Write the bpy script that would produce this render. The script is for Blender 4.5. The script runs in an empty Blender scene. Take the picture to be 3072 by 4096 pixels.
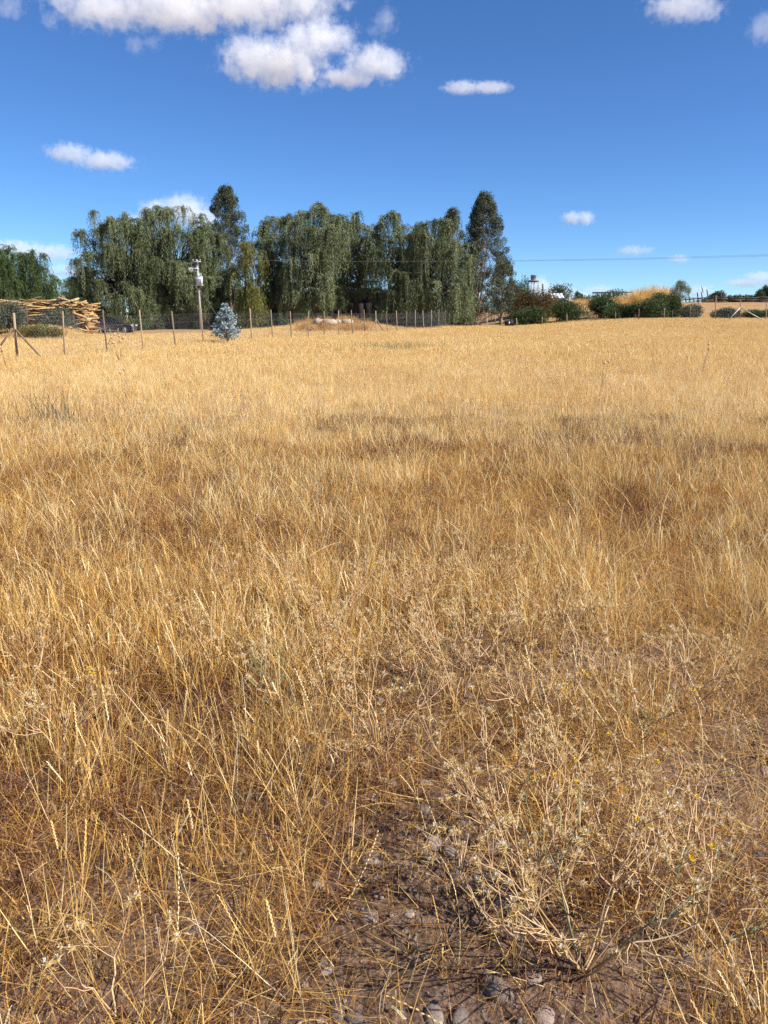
import bpy, math, random
import numpy as np
from mathutils import Vector
R = math.radians
rng = np.random.default_rng(7)
random.seed(7)
sc = bpy.context.scene
C = sc.collection

# ------------------------------------------------------------------ camera
F, PITCH, EYE = 3130.0, R(14.0), 1.65
cam = bpy.data.cameras.new('camera')
cam.sensor_fit = 'VERTICAL'; cam.sensor_height = 24.0; cam.sensor_width = 18.0
cam.lens = 24.0 * F / 4096
cam.clip_start = 0.05; cam.clip_end = 80000
camo = bpy.data.objects.new('camera', cam); C.objects.link(camo)
camo.location = (0, 0, EYE); camo.rotation_euler = (R(90) - PITCH, 0, 0)
sc.camera = camo

# ------------------------------------------------------------------ sky, sun, exposure
SUN_EL = R(40)
sd = Vector((0.93, -0.37, 0)).normalized()          # the sun stands right of and a little behind the camera
w = bpy.data.worlds.new('World'); sc.world = w; w.use_nodes = True
nt = w.node_tree; nt.nodes.clear()
sky = nt.nodes.new('ShaderNodeTexSky'); sky.sky_type = 'NISHITA'; sky.sun_disc = False
sky.sun_elevation = SUN_EL; sky.sun_rotation = math.atan2(sd.x, sd.y)
sky.altitude = 3000; sky.air_density = 1.0; sky.dust_density = 0.0; sky.ozone_density = 4.0
hs = nt.nodes.new('ShaderNodeHueSaturation'); hs.inputs['Saturation'].default_value = 1.1; hs.inputs['Hue'].default_value = 0.503
bg = nt.nodes.new('ShaderNodeBackground'); bg.inputs['Strength'].default_value = 0.077
ow = nt.nodes.new('ShaderNodeOutputWorld')
mx = nt.nodes.new('ShaderNodeMix'); mx.data_type = 'RGBA'; mx.blend_type = 'MULTIPLY'; mx.inputs[0].default_value = 1.0
mx.inputs[7].default_value = (.88, 1.09, 1.26, 1)      # one white balance for the whole sky
nt.links.new(sky.outputs[0], hs.inputs['Color']); nt.links.new(hs.outputs[0], mx.inputs[6]); nt.links.new(mx.outputs[2], bg.inputs[0]); nt.links.new(bg.outputs[0], ow.inputs[0])
sl = bpy.data.lights.new('sun', 'SUN'); sl.energy = 5.0; sl.angle = R(0.53); sl.color = (1.0, 0.96, 0.90)
so = bpy.data.objects.new('sun', sl); C.objects.link(so)
to_sun = Vector((sd.x * math.cos(SUN_EL), sd.y * math.cos(SUN_EL), math.sin(SUN_EL)))
so.rotation_euler = to_sun.to_track_quat('Z', 'Y').to_euler(); so.location = to_sun * 60
sc.view_settings.view_transform = 'Standard'; sc.view_settings.look = 'None'
sc.view_settings.exposure = 0.7; sc.view_settings.gamma = 1.0; sc.view_settings.use_curve_mapping = False
cy = sc.cycles
cy.max_bounces = 16; cy.diffuse_bounces = 2; cy.glossy_bounces = 2; cy.transmission_bounces = 3
cy.transparent_max_bounces = 8; cy.volume_bounces = 16; cy.volume_step_rate = 0.5; cy.volume_max_steps = 256
cy.use_denoising = True; cy.denoising_prefilter = 'NONE'; cy.use_adaptive_sampling = True; cy.adaptive_threshold = 0.03; cy.sample_clamp_indirect = 6

# ------------------------------------------------------------------ helpers
def at(px, py, Y):
    u = (px - 1536) / F; v = (2048 - py) / F
    dy = math.cos(PITCH) + v * math.sin(PITCH); dz = -math.sin(PITCH) + v * math.cos(PITCH)
    return Vector((u * Y / dy, Y, EYE + Y * dz / dy))
def gx(px, Y): return (px - 1536) / F * Y * math.cos(PITCH)
def sst(a, b, t):
    t = np.clip((np.asarray(t, float) - a) / (b - a), 0, 1); return t * t * (3 - 2 * t)
_lat = np.random.default_rng(3).random((256, 256))
def vnoise(x, y):
    xi = np.floor(x).astype(int); yi = np.floor(y).astype(int); fx = x - xi; fy = y - yi
    fx = fx * fx * (3 - 2 * fx); fy = fy * fy * (3 - 2 * fy)
    g = lambda a, b: _lat[a % 256, b % 256]
    return (g(xi, yi) * (1 - fx) + g(xi + 1, yi) * fx) * (1 - fy) + (g(xi, yi + 1) * (1 - fx) + g(xi + 1, yi + 1) * fx) * fy
def fbm(x, y, o=4):
    s = 0; a = .5; x = np.asarray(x, float); y = np.asarray(y, float)
    for k in range(o): s = s + a * vnoise(x * 2 ** k + 17.3 * k, y * 2 ** k + 9.1 * k); a *= .5
    return s / (1 - .5 ** o)
def gauss(x, y, cx, cyy, rx, ry): return np.exp(-((x - cx) / rx) ** 2 - ((y - cyy) / ry) ** 2)
def ground_z(x, y):
    x = np.asarray(x, float); y = np.asarray(y, float)
    z = .30 * sst(22, 48, y) * sst(-22, -8, x) + 1.0 * sst(13, 32, x) * sst(30, 78, y)
    z = z + (1.95 * sst(11, 20, x) + .70 * sst(20, 36, x)) * sst(103, 131, y) * (1 - .6 * sst(200, 500, y))
    z = z + .95 * gauss(x, y, gx(1340, 74), 74, 5, 4) + .45 * gauss(x, y, gx(690, 80), 80, 6, 7) + .3 * gauss(x, y, gx(1800, 86), 86, 6, 8) + 1.0 * gauss(x, y, gx(120, 57), 57.5, 3.6, 2.2)
    near = 1 - sst(12, 60, np.hypot(x, y))
    z = z + near * (.10 * (fbm(x * .8, y * .8, 3) - .5) + .05 * (fbm(x * 4, y * 4, 3) - .5)) + .14 * (fbm(x * .16 + 5, y * .16, 2) - .5) * sst(8, 30, y)
    return z
def gz(x, y): return float(ground_z(x, y))
def base(px, Y): 
    x = gx(px, Y); return Vector((x, Y, gz(x, Y)))

WL = {}
def mesh_from(V, Fq, Ft=None, smooth=False, tint=None, mats=None, midx=None):
    me = bpy.data.meshes.new('m')
    V = np.asarray(V, np.float32).reshape(-1, 3)
    Fq = np.asarray(Fq, np.int32).reshape(-1, 4) if Fq is not None and len(Fq) else np.zeros((0, 4), np.int32)
    Ft = np.asarray(Ft, np.int32).reshape(-1, 3) if Ft is not None and len(Ft) else np.zeros((0, 3), np.int32)
    nq, n3 = len(Fq), len(Ft)
    me.vertices.add(len(V)); me.vertices.foreach_set('co', V.ravel())
    me.loops.add(nq * 4 + n3 * 3); me.loops.foreach_set('vertex_index', np.concatenate([Fq.ravel(), Ft.ravel()]))
    me.polygons.add(nq + n3)
    me.polygons.foreach_set('loop_start', np.concatenate([np.arange(nq) * 4, nq * 4 + np.arange(n3) * 3]).astype(np.int32))
    if smooth: me.polygons.foreach_set('use_smooth', np.ones(nq + n3, bool))
    if midx is not None: me.polygons.foreach_set('material_index', np.asarray(midx, np.int32))
    if tint is not None:
        a = me.attributes.new('tint', 'FLOAT', 'POINT'); a.data.foreach_set('value', np.asarray(tint, np.float32))
    me.update(calc_edges=True)
    for m in (mats or []): me.materials.append(m)
    return me
class MB:
    """collects quads and triangles in world space; build() links them as one mesh object"""
    def __init__(s): s.V = []; s.Q = []; s.T = []; s.t = []; s.n = 0
    def add(s, V, Q=None, T=None, tint=.5):
        V = np.asarray(V, float).reshape(-1, 3); n = len(V)
        if Q is not None and len(Q): s.Q.append(np.asarray(Q, int).reshape(-1, 4) + s.n)
        if T is not None and len(T): s.T.append(np.asarray(T, int).reshape(-1, 3) + s.n)
        s.V.append(V); s.t.append(np.broadcast_to(np.asarray(tint, float), (n,))); s.n += n; return s
    def tube(s, pts, rad, k=6, tint=.5, cap=True):
        P = np.asarray([tuple(p) for p in pts], float); n = len(P); rad = np.broadcast_to(np.asarray(rad, float), (n,))
        D = np.gradient(P, axis=0) if n > 2 else np.repeat((P[1] - P[0])[None], 2, 0)
        D /= np.linalg.norm(D, axis=1)[:, None] + 1e-9
        ref = np.array([0, 0, 1.]) if abs(D[:, 2]).mean() < .8 else np.array([1., 0, 0])
        A = np.cross(D, ref); A /= np.linalg.norm(A, axis=1)[:, None] + 1e-9; B = np.cross(D, A)
        th = np.arange(k) * 2 * np.pi / k
        V = P[:, None] + rad[:, None, None] * (A[:, None] * np.cos(th)[None, :, None] + B[:, None] * np.sin(th)[None, :, None])
        i = np.arange(n - 1)[:, None] * k; j = np.arange(k)[None]; j2 = (j + 1) % k
        Q = np.stack([i + j, i + k + j, i + k + j2, i + j2], -1).reshape(-1, 4); T = []
        VV = V.reshape(-1, 3)
        if cap:
            VV = np.vstack([VV, P[:1], P[-1:]]); a, b = n * k, n * k + 1
            T = [(a, q, (q + 1) % k) for q in range(k)] + [(b, (n - 1) * k + (q + 1) % k, (n - 1) * k + q) for q in range(k)]
        return s.add(VV, Q, T, tint)
    def box(s, c, size, rot=None, tint=.5, taper=1.0):
        h = np.asarray(size, float) / 2
        V = np.array([[x, y, z] for z in (-1, 1) for y in (-1, 1) for x in (-1, 1)], float)
        V[4:, :2] *= taper; V = V * h
        if rot is not None: V = V @ np.array(rot).T
        Q = [(0, 2, 3, 1), (4, 5, 7, 6), (0, 1, 5, 4), (2, 6, 7, 3), (0, 4, 6, 2), (1, 3, 7, 5)]
        return s.add(V + np.asarray(tuple(c), float), Q, None, tint)
    def data(s):
        return (np.vstack(s.V), np.vstack(s.Q) if s.Q else None, np.vstack(s.T) if s.T else None, np.concatenate(s.t))
    def mesh(s, mat, origin=(0, 0, 0), smooth=False):
        V, Q, T, t = s.data(); return mesh_from(V - np.asarray(tuple(origin)), Q, T, smooth, t, [mat])
    def build(s, name, mat, parent=None, smooth=False):
        o = WL[parent.name] if parent else Vector((0, 0, 0))
        ob = bpy.data.objects.new(name, s.mesh(mat, o, smooth)); C.objects.link(ob)
        if parent: ob.parent = parent
        WL[ob.name] = o.copy(); return ob
def rz(a): c, s = math.cos(a), math.sin(a); return np.array([[c, -s, 0], [s, c, 0], [0, 0, 1.]])
def euler(a, b, c):
    ca, sa, cb, sb = math.cos(a), math.sin(a), math.cos(b), math.sin(b)
    return rz(c) @ np.array([[cb, 0, sb], [0, 1, 0], [-sb, 0, cb]]) @ np.array([[1, 0, 0], [0, ca, -sa], [0, sa, ca]])
def tag(o, label=None, cat=None, group=None, kind=None):
    for k, v in (('label', label), ('category', cat), ('group', group), ('kind', kind)):
        if v: o[k] = v
    return o
def thing(name, label, cat, loc=(0, 0, 0), group=None):
    o = bpy.data.objects.new(name, None); C.objects.link(o); o.location = loc; o.empty_display_size = .2
    WL[o.name] = Vector(loc); return tag(o, label, cat, group)
def put(name, me, parent, loc, rot=(0, 0, 0), scale=1.0):
    """a part that shares mesh data; loc in world space"""
    o = bpy.data.objects.new(name, me); C.objects.link(o); o.parent = parent
    o.location = Vector(loc) - WL[parent.name]; o.rotation_euler = rot
    o.scale = (scale,) * 3 if np.isscalar(scale) else scale
    WL[o.name] = Vector(loc); return o

# ------------------------------------------------------------------ materials
def nodes(name):
    m = bpy.data.materials.new(name); m.use_nodes = True; t = m.node_tree; t.nodes.clear()
    o = t.nodes.new('ShaderNodeOutputMaterial'); return m, t, o
def N(t, kind, **kw):
    n = t.nodes.new('ShaderNode' + kind)
    for k, v in kw.items():
        if k in n.inputs.keys(): n.inputs[k].default_value = v
        else: setattr(n, k, v)
    return n
def ramp(t, fac, stops):
    r = t.nodes.new('ShaderNodeValToRGB'); e = r.color_ramp.elements
    while len(e) > 1: e.remove(e[0])
    e[0].position = stops[0][0]; e[0].color = (*stops[0][1], 1)
    for p, c in stops[1:]:
        q = e.new(p); q.color = (*c, 1)
    t.links.new(fac, r.inputs[0]); return r.outputs[0]
def math_(t, op, a, b=None, clamp=False):
    n = t.nodes.new('ShaderNodeMath'); n.operation = op; n.use_clamp = clamp
    for i, q in enumerate((a, b)):
        if q is None: continue
        if hasattr(q, 'links') or hasattr(q, 'is_linked'): t.links.new(q, n.inputs[i])
        else: n.inputs[i].default_value = q
    return n.outputs[0]
def attr(t, name, kind='GEOMETRY'):
    n = t.nodes.new('ShaderNodeAttribute'); n.attribute_type = kind; n.attribute_name = name; return n
def solid(name, stops, scale=8, rough=.8, stretch=(1, 1, 1), bump=.25, metal=0, tintw=.5, spec=.3, coords='Object'):
    """noise through a colour ramp with bump; the tint attribute shifts the ramp per piece"""
    m, t, o = nodes(name)
    tc = N(t, 'TexCoord'); mp = N(t, 'Mapping'); mp.inputs['Scale'].default_value = stretch
    t.links.new(tc.outputs[coords], mp.inputs[0])
    nz = N(t, 'TexNoise', Scale=scale, Detail=6, Roughness=.6); t.links.new(mp.outputs[0], nz.inputs['Vector'])
    a = attr(t, 'tint').outputs['Fac']
    f = math_(t, 'ADD', math_(t, 'MULTIPLY', nz.outputs[0], 1 - tintw), math_(t, 'MULTIPLY', a, tintw))
    col = ramp(t, f, stops)
    b = N(t, 'BsdfPrincipled', Roughness=rough, Metallic=metal); b.inputs['Specular IOR Level'].default_value = spec
    t.links.new(col, b.inputs['Base Color'])
    if bump:
        bn = N(t, 'Bump', Strength=bump, Distance=.02); t.links.new(nz.outputs[0], bn.inputs['Height']); t.links.new(bn.outputs[0], b.inputs['Normal'])
    t.links.new(b.outputs[0], o.inputs[0]); return m
def leafy(name, stops, trans=.35, rough=.6, spec=.25, inst=False, pos_scale=0, pos_amt=0):
    """thin leaves or straw: colour from the tint attribute, part of the light passes through"""
    m, t, o = nodes(name)
    f = attr(t, 'tint').outputs['Fac']
    if inst:
        r = attr(t, 'itint', 'INSTANCER').outputs['Fac']
        f = math_(t, 'ADD', f, r)
    if pos_amt:
        g = N(t, 'NewGeometry'); nz = N(t, 'TexNoise', Scale=pos_scale, Detail=3); t.links.new(g.outputs['Position'], nz.inputs['Vector'])
        f = math_(t, 'ADD', f, math_(t, 'MULTIPLY', math_(t, 'SUBTRACT', nz.outputs[0], .5), pos_amt))
    col = ramp(t, f, stops)
    b = N(t, 'BsdfPrincipled', Roughness=rough); b.inputs['Specular IOR Level'].default_value = spec
    tr = N(t, 'BsdfTranslucent'); mx = N(t, 'MixShader'); mx.inputs[0].default_value = trans
    t.links.new(col, b.inputs['Base Color']); t.links.new(col, tr.inputs[0])
    t.links.new(b.outputs[0], mx.inputs[1]); t.links.new(tr.outputs[0], mx.inputs[2]); t.links.new(mx.outputs[0], o.inputs[0]); return m
def glossy_paint(name, col, rough=.3, metal=0, coat=0):
    m, t, o = nodes(name)
    tc = N(t, 'TexCoord'); nz = N(t, 'TexNoise', Scale=3, Detail=5); t.links.new(tc.outputs['Object'], nz.inputs['Vector'])
    c = ramp(t, nz.outputs[0], [(.3, tuple(q * .85 for q in col)), (.7, tuple(min(1, q * 1.1) for q in col))])
    b = N(t, 'BsdfPrincipled', Roughness=rough, Metallic=metal); b.inputs['Coat Weight'].default_value = coat
    t.links.new(c, b.inputs['Base Color']); t.links.new(b.outputs[0], o.inputs[0]); return m

M = {}
M['willow'] = leafy('willow_leaf', [(0, (.040, .052, .022)), (.4, (.135, .16, .066)), (.7, (.235, .255, .125)), (1, (.36, .37, .22))], .15)
M['willow_y'] = leafy('willow_leaf_yellowing', [(0, (.07, .08, .018)), (.5, (.18, .18, .045)), (1, (.32, .29, .09))], .25)
M['willow_l'] = leafy('willow_leaf_bright', [(0, (.03, .05, .014)), (.5, (.095, .14, .045)), (1, (.20, .25, .10))], .25)
M['euca'] = leafy('eucalyptus_leaf', [(0, (.04, .048, .03)), (.5, (.105, .12, .07)), (.8, (.165, .165, .095)), (1, (.23, .19, .11))], .18)
M['silver'] = leafy('juvenile_eucalyptus_leaf', [(0, (.10, .15, .14)), (.5, (.25, .33, .33)), (1, (.50, .58, .58))], .15, .45, .4)
M['bush'] = leafy('bramble_leaf', [(0, (.025, .040, .014)), (.5, (.085, .125, .042)), (1, (.21, .25, .095))], .25)
M['olive'] = leafy('grey_olive_leaf', [(0, (.05, .06, .04)), (.5, (.14, .155, .10)), (1, (.27, .28, .19))], .2)
M['brownbush'] = leafy('browning_leaf', [(0, (.05, .04, .016)), (.5, (.16, .105, .04)), (.8, (.22, .13, .05)), (1, (.17, .17, .05))], .25)
M['ygbush'] = leafy('yellow_green_leaf', [(0, (.07, .08, .015)), (.5, (.17, .16, .035)), (1, (.28, .24, .06))], .3)
M['farleaf'] = leafy('far_leaf', [(0, (.03, .05, .025)), (.5, (.08, .115, .055)), (1, (.16, .19, .10))], .2)
M['palebush'] = leafy('pale_leaf', [(0, (.09, .12, .08)), (.5, (.22, .26, .17)), (1, (.42, .45, .33))], .25)
M['bark'] = solid('willow_bark', [(.25, (.035, .026, .02)), (.7, (.13, .10, .075))], 5, .9, (1, 1, .25), .6)
M['ebark'] = solid('eucalyptus_bark', [(.2, (.16, .10, .065)), (.5, (.34, .24, .16)), (.8, (.45, .36, .27))], 3, .8, (1, 1, .2), .4)
M['post'] = solid('weathered_post_wood', [(.2, (.16, .10, .055)), (.5, (.30, .20, .11)), (.8, (.42, .31, .20))], 30, .85, (1, 1, .12), .4)
M['pole'] = solid('grey_pole_wood', [(.2, (.34, .30, .26)), (.8, (.58, .53, .47))], 12, .85, (1, 1, .1), .3)
M['slab'] = solid('sawmill_slab_wood', [(.12, (.07, .035, .016)), (.35, (.28, .145, .053)), (.6, (.48, .30, .12)), (.85, (.62, .45, .22)), (1, (.72, .58, .38))], 3, .85, (.3, 1, 1), .3, tintw=.75)
M['wire'] = solid('galvanised_wire', [(.3, (.16, .16, .165)), (.7, (.26, .26, .265))], 40, .7, bump=0)
M['cable'] = solid('power_cable', [(.3, (.13, .13, .14)), (.7, (.20, .20, .21))], 10, .5, bump=0)
M['darkwood'] = solid('dark_weathered_wood', [(.2, (.05, .038, .03)), (.8, (.17, .135, .11))], 14, .9, (1, 1, .15), .4)
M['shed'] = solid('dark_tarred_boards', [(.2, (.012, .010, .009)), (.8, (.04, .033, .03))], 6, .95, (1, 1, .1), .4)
M['shedroof'] = solid('dull_sheet_roof', [(.2, (.05, .05, .05)), (.8, (.10, .095, .09))], 4, .7)
M['white'] = solid('white_sheet', [(.2, (.62, .63, .65)), (.7, (.82, .83, .84))], 6, .5, bump=.1)
M['redbrick'] = solid('red_brick', [(.2, (.25, .08, .05)), (.8, (.42, .16, .10))], 12, .9)
M['gmetal'] = solid('grey_painted_metal', [(.2, (.55, .57, .6)), (.8, (.72, .73, .75))], 10, .45, bump=.05)
M['ceramic'] = solid('glazed_insulator', [(.2, (.5, .48, .45)), (.8, (.7, .68, .66))], 10, .25, bump=0, spec=.5)
M['tank'] = solid('grey_plastic_tank', [(.2, (.17, .165, .19)), (.8, (.27, .26, .30))], 5, .5, bump=.05)
M['dark'] = solid('dark_metal', [(.2, (.02, .02, .022)), (.8, (.06, .06, .062))], 10, .5, bump=.05)
M['carpaint'] = glossy_paint('blue_grey_car_paint', (.055, .06, .085), .3, .3, .6)
M['glass'] = glossy_paint('dark_car_glass', (.01, .011, .013), .06)
M['rubber'] = glossy_paint('tyre_rubber', (.02, .02, .02), .8)
M['rim'] = glossy_paint('wheel_metal', (.45, .45, .47), .3, .8)
M['lamp'] = glossy_paint('headlight_lens', (.6, .62, .64), .1)
M['redlamp'] = glossy_paint('tail_light_lens', (.35, .02, .02), .2)

# ------------------------------------------------------------------ sky clouds: real volumes of scattering air far off
def cloud(name, label, blobs, Y, dens=.012, seed=0.0, noise=1.0, thin=0.0):
    """blobs: (px, py, half width px, half height px); placed at ground distance Y, each cloud a closed ellipsoid shell round its blobs"""
    k = Y / F; blobs = [(a, b, c * 1.04, d * 1.06) for a, b, c, d in blobs]; noise = max(noise * 1.25, .8)
    cs = [(at(px, py, Y), rx * k, ry * k) for px, py, rx, ry in blobs]
    lo = np.min([np.array(c) - np.array((a, max(a * .55, b), b)) * 1.45 for c, a, b in cs], 0); hi = np.max([np.array(c) + np.array((a, max(a * .55, b), b)) * 1.45 for c, a, b in cs], 0)
    mid = (lo + hi) / 2
    mb = MB().box(mid, hi - lo)
    m, t, o = nodes(name + '_vapour')
    g = N(t, 'NewGeometry')
    f = None
    unit = min(b for _, _, b in cs)
    for c, a, b in cs:
        mp = N(t, 'Mapping'); mp.vector_type = 'POINT'
        r = np.array((a, max(a * .55, b), b))
        mp.inputs['Scale'].default_value = tuple(1 / r); mp.inputs['Location'].default_value = tuple(-np.array(c) / r)
        t.links.new(g.outputs['Position'], mp.inputs[0])
        ln = N(t, 'VectorMath'); ln.operation = 'LENGTH'; t.links.new(mp.outputs[0], ln.inputs[0])
        q = math_(t, 'SUBTRACT', 1.0, ln.outputs['Value'])
        f = q if f is None else math_(t, 'MAXIMUM', f, q)
    S = max(b for _, _, b in cs)
    mp2 = N(t, 'Mapping'); mp2.inputs['Scale'].default_value = (1.6 / S,) * 3; mp2.inputs['Location'].default_value = tuple(-mid * 1.6 / S + seed)
    t.links.new(g.outputs['Position'], mp2.inputs[0])
    nz = N(t, 'TexNoise', Scale=1.0, Detail=8, Roughness=.68, Lacunarity=2.1); t.links.new(mp2.outputs[0], nz.inputs['Vector'])
    e = math_(t, 'ADD', math_(t, 'MULTIPLY', f, 1.0), math_(t, 'MULTIPLY', math_(t, 'SUBTRACT', nz.outputs[0], .5 + thin), 2.6 * noise))
    d = math_(t, 'MULTIPLY', e, 2.0, True)
    d = math_(t, 'MULTIPLY', d, dens * .55)
    v = N(t, 'VolumePrincipled'); v.inputs['Color'].default_value = (.999, .999, .999, 1); v.inputs['Anisotropy'].default_value = 0.0
    t.links.new(d, v.inputs['Density']); t.links.new(v.outputs[0], o.inputs['Volume'])
    ob = mb.build(name, m); tag(ob, label, 'cloud', 'fair-weather clouds')
    return ob
cloud('cloud', 'wide white cloud bank cut by the top edge, upper left', [(420, 30, 180, 60), (700, 20, 220, 80), (980, 10, 220, 75), (1200, -10, 150, 75), (780, 70, 130, 55)], 4000, .016, 1.3)
cloud('cloud', 'large bright puffy cloud with a small blue hole, below the cloud bank', [(1010, 235, 110, 75), (1130, 255, 170, 75), (1260, 160, 140, 62), (1500, 255, 120, 58), (1390, 310, 120, 30), (930, 280, 50, 30)], 4300, .018, 4.1)
cloud('cloud', 'small flat cloud right of the large puffy cloud', [(1850, 350, 75, 24), (1960, 350, 85, 20)], 5000, .018, 7.7, .7)
cloud('cloud', 'long flat cloud above the left willow', [(280, 615, 90, 36), (420, 645, 110, 34)], 7000, .012, 2.2, .8)
cloud('cloud', 'white billowing cloud top showing behind the willow crowns', [(640, 860, 90, 55), (740, 850, 100, 65), (810, 880, 70, 55), (560, 900, 90, 45)], 9500, .010, 9.4, .6)
cloud('cloud', 'small compact white cloud right of the tallest eucalyptus', [(2290, 874, 45, 26), (2340, 874, 38, 26)], 11000, .014, 3.9, .45)
cloud('cloud', 'white cloud low behind the leftmost willow', [(60, 1000, 120, 36), (200, 1012, 110, 32)], 13000, .006, 5.5, .8)
cloud('cloud', 'low cloud between the leftmost willow and the tall willows', [(290, 1085, 70, 34), (200, 1090, 60, 25)], 15000, .006, 6.6, .8)
cloud('cloud', 'cloud clipped by the top edge, upper right', [(2730, 25, 130, 48), (2820, 40, 70, 38)], 4000, .014, 8.1, .8)
cloud('cloud', 'cloud fragment at the right edge near the top', [(3065, 110, 60, 50)], 4200, .008, 1.9, 1.0)
cloud('cloud', 'white cumulus low behind the water tank', [(2160, 1160, 50, 50), (2220, 1180, 90, 40), (2110, 1170, 40, 36), (2300, 1190, 80, 28)], 15000, .006, 4.8, .7)
cloud('cloud', 'layered white cloud at the right edge above the poplars', [(2990, 1132, 90, 18), (3050, 1108, 80, 22)], 14000, .006, 3.1, .8)
cloud('cloud', 'small faint cloud under the power lines', [(2530, 1002, 60, 20), (2590, 1000, 30, 16)], 12000, .006, 2.7, .9)
cloud('cloud', 'small puff of cloud right of the faint cloud', [(2715, 1035, 45, 17)], 13000, .007, 6.1, .7)
cloud('cloud', 'low cloud above the log rack', [(2400, 1160, 70, 20), (2630, 1165, 60, 25)], 16000, .004, 7.1, .8)
cloud('cloud', 'low cloud behind the corral rails', [(2800, 1165, 60, 28)], 16000, .005, 7.9, .8)
cloud('cloud', 'thin wisp of cloud right of the cloud bank', [(1540, 80, 50, 50), (1500, 120, 40, 25)], 4200, .005, 5.9, 1.0, .03)
cloud('cloud', 'small detached puff under the cloud bank', [(540, 180, 36, 34), (610, 170, 40, 26)], 4200, .006, 5.1, .9, .02)
cloud('cloud', 'small puff left of the cloud bank', [(30, 30, 70, 40), (200, 80, 40, 30)], 4200, .006, 9.1, .9, .02)
# ------------------------------------------------------------------ the ground
def axis(a, b, s0, grow):
    out = [0.0]; s = s0
    while out[-1] < b: out.append(out[-1] + s); s *= grow if out[-1] > a else 1.0
    return np.array(out)
def soil_material():
    m, t, o = nodes('stony_soil')
    g = N(t, 'NewGeometry')
    n1 = N(t, 'TexNoise', Scale=1.3, Detail=5); n2 = N(t, 'TexNoise', Scale=28, Detail=8, Roughness=.7); n3 = N(t, 'TexVoronoi', Scale=60)
    for n in (n1, n2, n3): t.links.new(g.outputs['Position'], n.inputs['Vector'])
    f = math_(t, 'ADD', math_(t, 'MULTIPLY', n1.outputs[0], .45), math_(t, 'MULTIPLY', n2.outputs[0], .55))
    c = ramp(t, f, [(.30, (.035, .025, .020)), (.45, (.125, .076, .050)), (.58, (.26, .172, .118)), (.72, (.45, .345, .26))])
    # far off the bare soil is covered by straw litter
    sx = N(t, 'SeparateXYZ'); t.links.new(g.outputs['Position'], sx.inputs[0])
    far = N(t, 'MapRange'); far.inputs[1].default_value = 5; far.inputs[2].default_value = 17
    t.links.new(sx.outputs['Y'], far.inputs[0])
    c2 = ramp(t, f, [(.3, (.22, .115, .058)), (.5, (.38, .225, .10)), (.7, (.50, .34, .16))])
    mx = N(t, 'Mix', data_type='RGBA'); t.links.new(far.outputs[0], mx.inputs[0]); t.links.new(c, mx.inputs[6]); t.links.new(c2, mx.inputs[7])
    b = N(t, 'BsdfPrincipled', Roughness=.95); b.inputs['Specular IOR Level'].default_value = .15
    t.links.new(mx.outputs[2], b.inputs['Base Color'])
    hgt = math_(t, 'ADD', n2.outputs[0], math_(t, 'MULTIPLY', n3.outputs['Distance'], .5))
    bn = N(t, 'Bump', Strength=.8, Distance=.02); t.links.new(hgt, bn.inputs['Height']); t.links.new(bn.outputs[0], b.inputs['Normal'])
    t.links.new(b.outputs[0], o.inputs[0]); return m
ax = axis(4.0, 4000, .08, 1.07); xs = np.concatenate([-ax[:0:-1], ax])
ay = axis(7.0, 6000, .08, 1.04); ys = np.concatenate([-axis(1, 60, .2, 1.3)[:0:-1], ay])
GX, GY = np.meshgrid(xs, ys)
V = np.stack([GX, GY, ground_z(GX, GY)], -1).reshape(-1, 3)
nx, ny = len(xs), len(ys); i = (np.arange(ny - 1)[:, None] * nx + np.arange(nx - 1)[None]).ravel()
field = bpy.data.objects.new('field', mesh_from(V, np.stack([i, i + 1, i + nx + 1, i + nx], -1), None, True, None, [soil_material()])); C.objects.link(field)
WL[field.name] = Vector((0, 0, 0)); tag(field, 'dry stony field floor reaching to the tree line', None, None, 'structure')

# ------------------------------------------------------------------ grass: blades are ribbons, tufts are instanced on points
def ribbons(n, bx, by, length, lean, curl, width, seg=4, az=None, z0=0.0, tint=None, wob=0.0, tipw=.35):
    az = rng.uniform(0, 2 * np.pi, n) if az is None else az
    s = np.linspace(0, 1, seg + 1)
    ang = lean[:, None] + curl[:, None] * s[None] ** 1.6 + wob * rng.normal(size=(n, seg + 1))
    dl = length[:, None] / seg
    hx = np.concatenate([np.zeros((n, 1)), np.cumsum(np.sin(ang[:, :-1]) * dl, 1)], 1)
    hz = np.concatenate([np.zeros((n, 1)), np.cumsum(np.cos(ang[:, :-1]) * dl, 1)], 1)
    P = np.stack([bx[:, None] + hx * np.cos(az)[:, None], by[:, None] + hx * np.sin(az)[:, None], np.maximum(hz + z0, .004)], -1)
    fa = rng.uniform(0, np.pi, n); wv = np.stack([np.cos(fa), np.sin(fa), np.zeros(n)], -1)
    ww = (width[:, None] * (1 - (1 - tipw) * s[None]))[..., None] / 2
    A = P - wv[:, None] * ww; B = P + wv[:, None] * ww
    Vv = np.stack([A, B], 2).reshape(-1, 3)
    k = np.arange(n)[:, None] * (seg + 1) * 2 + np.arange(seg)[None] * 2
    Q = np.stack([k, k + 1, k + 3, k + 2], -1).reshape(-1, 4)
    tint = rng.uniform(.2, .8, n) if tint is None else tint
    return Vv, Q, np.repeat(tint, (seg + 1) * 2), P
STRAW = [(0, (.22, .085, .020)), (.25, (.47, .225, .054)), (.5, (.70, .40, .098)), (.75, (.85, .57, .18)), (1, (.94, .79, .46))]
M['straw'] = leafy('dry_straw', STRAW, .28, .5, .35, inst=True)
M['red'] = leafy('dry_red_weed', [(0, (.06, .022, .018)), (.5, (.18, .075, .05)), (1, (.36, .19, .11))], .2, .7, .2, inst=True)
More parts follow.
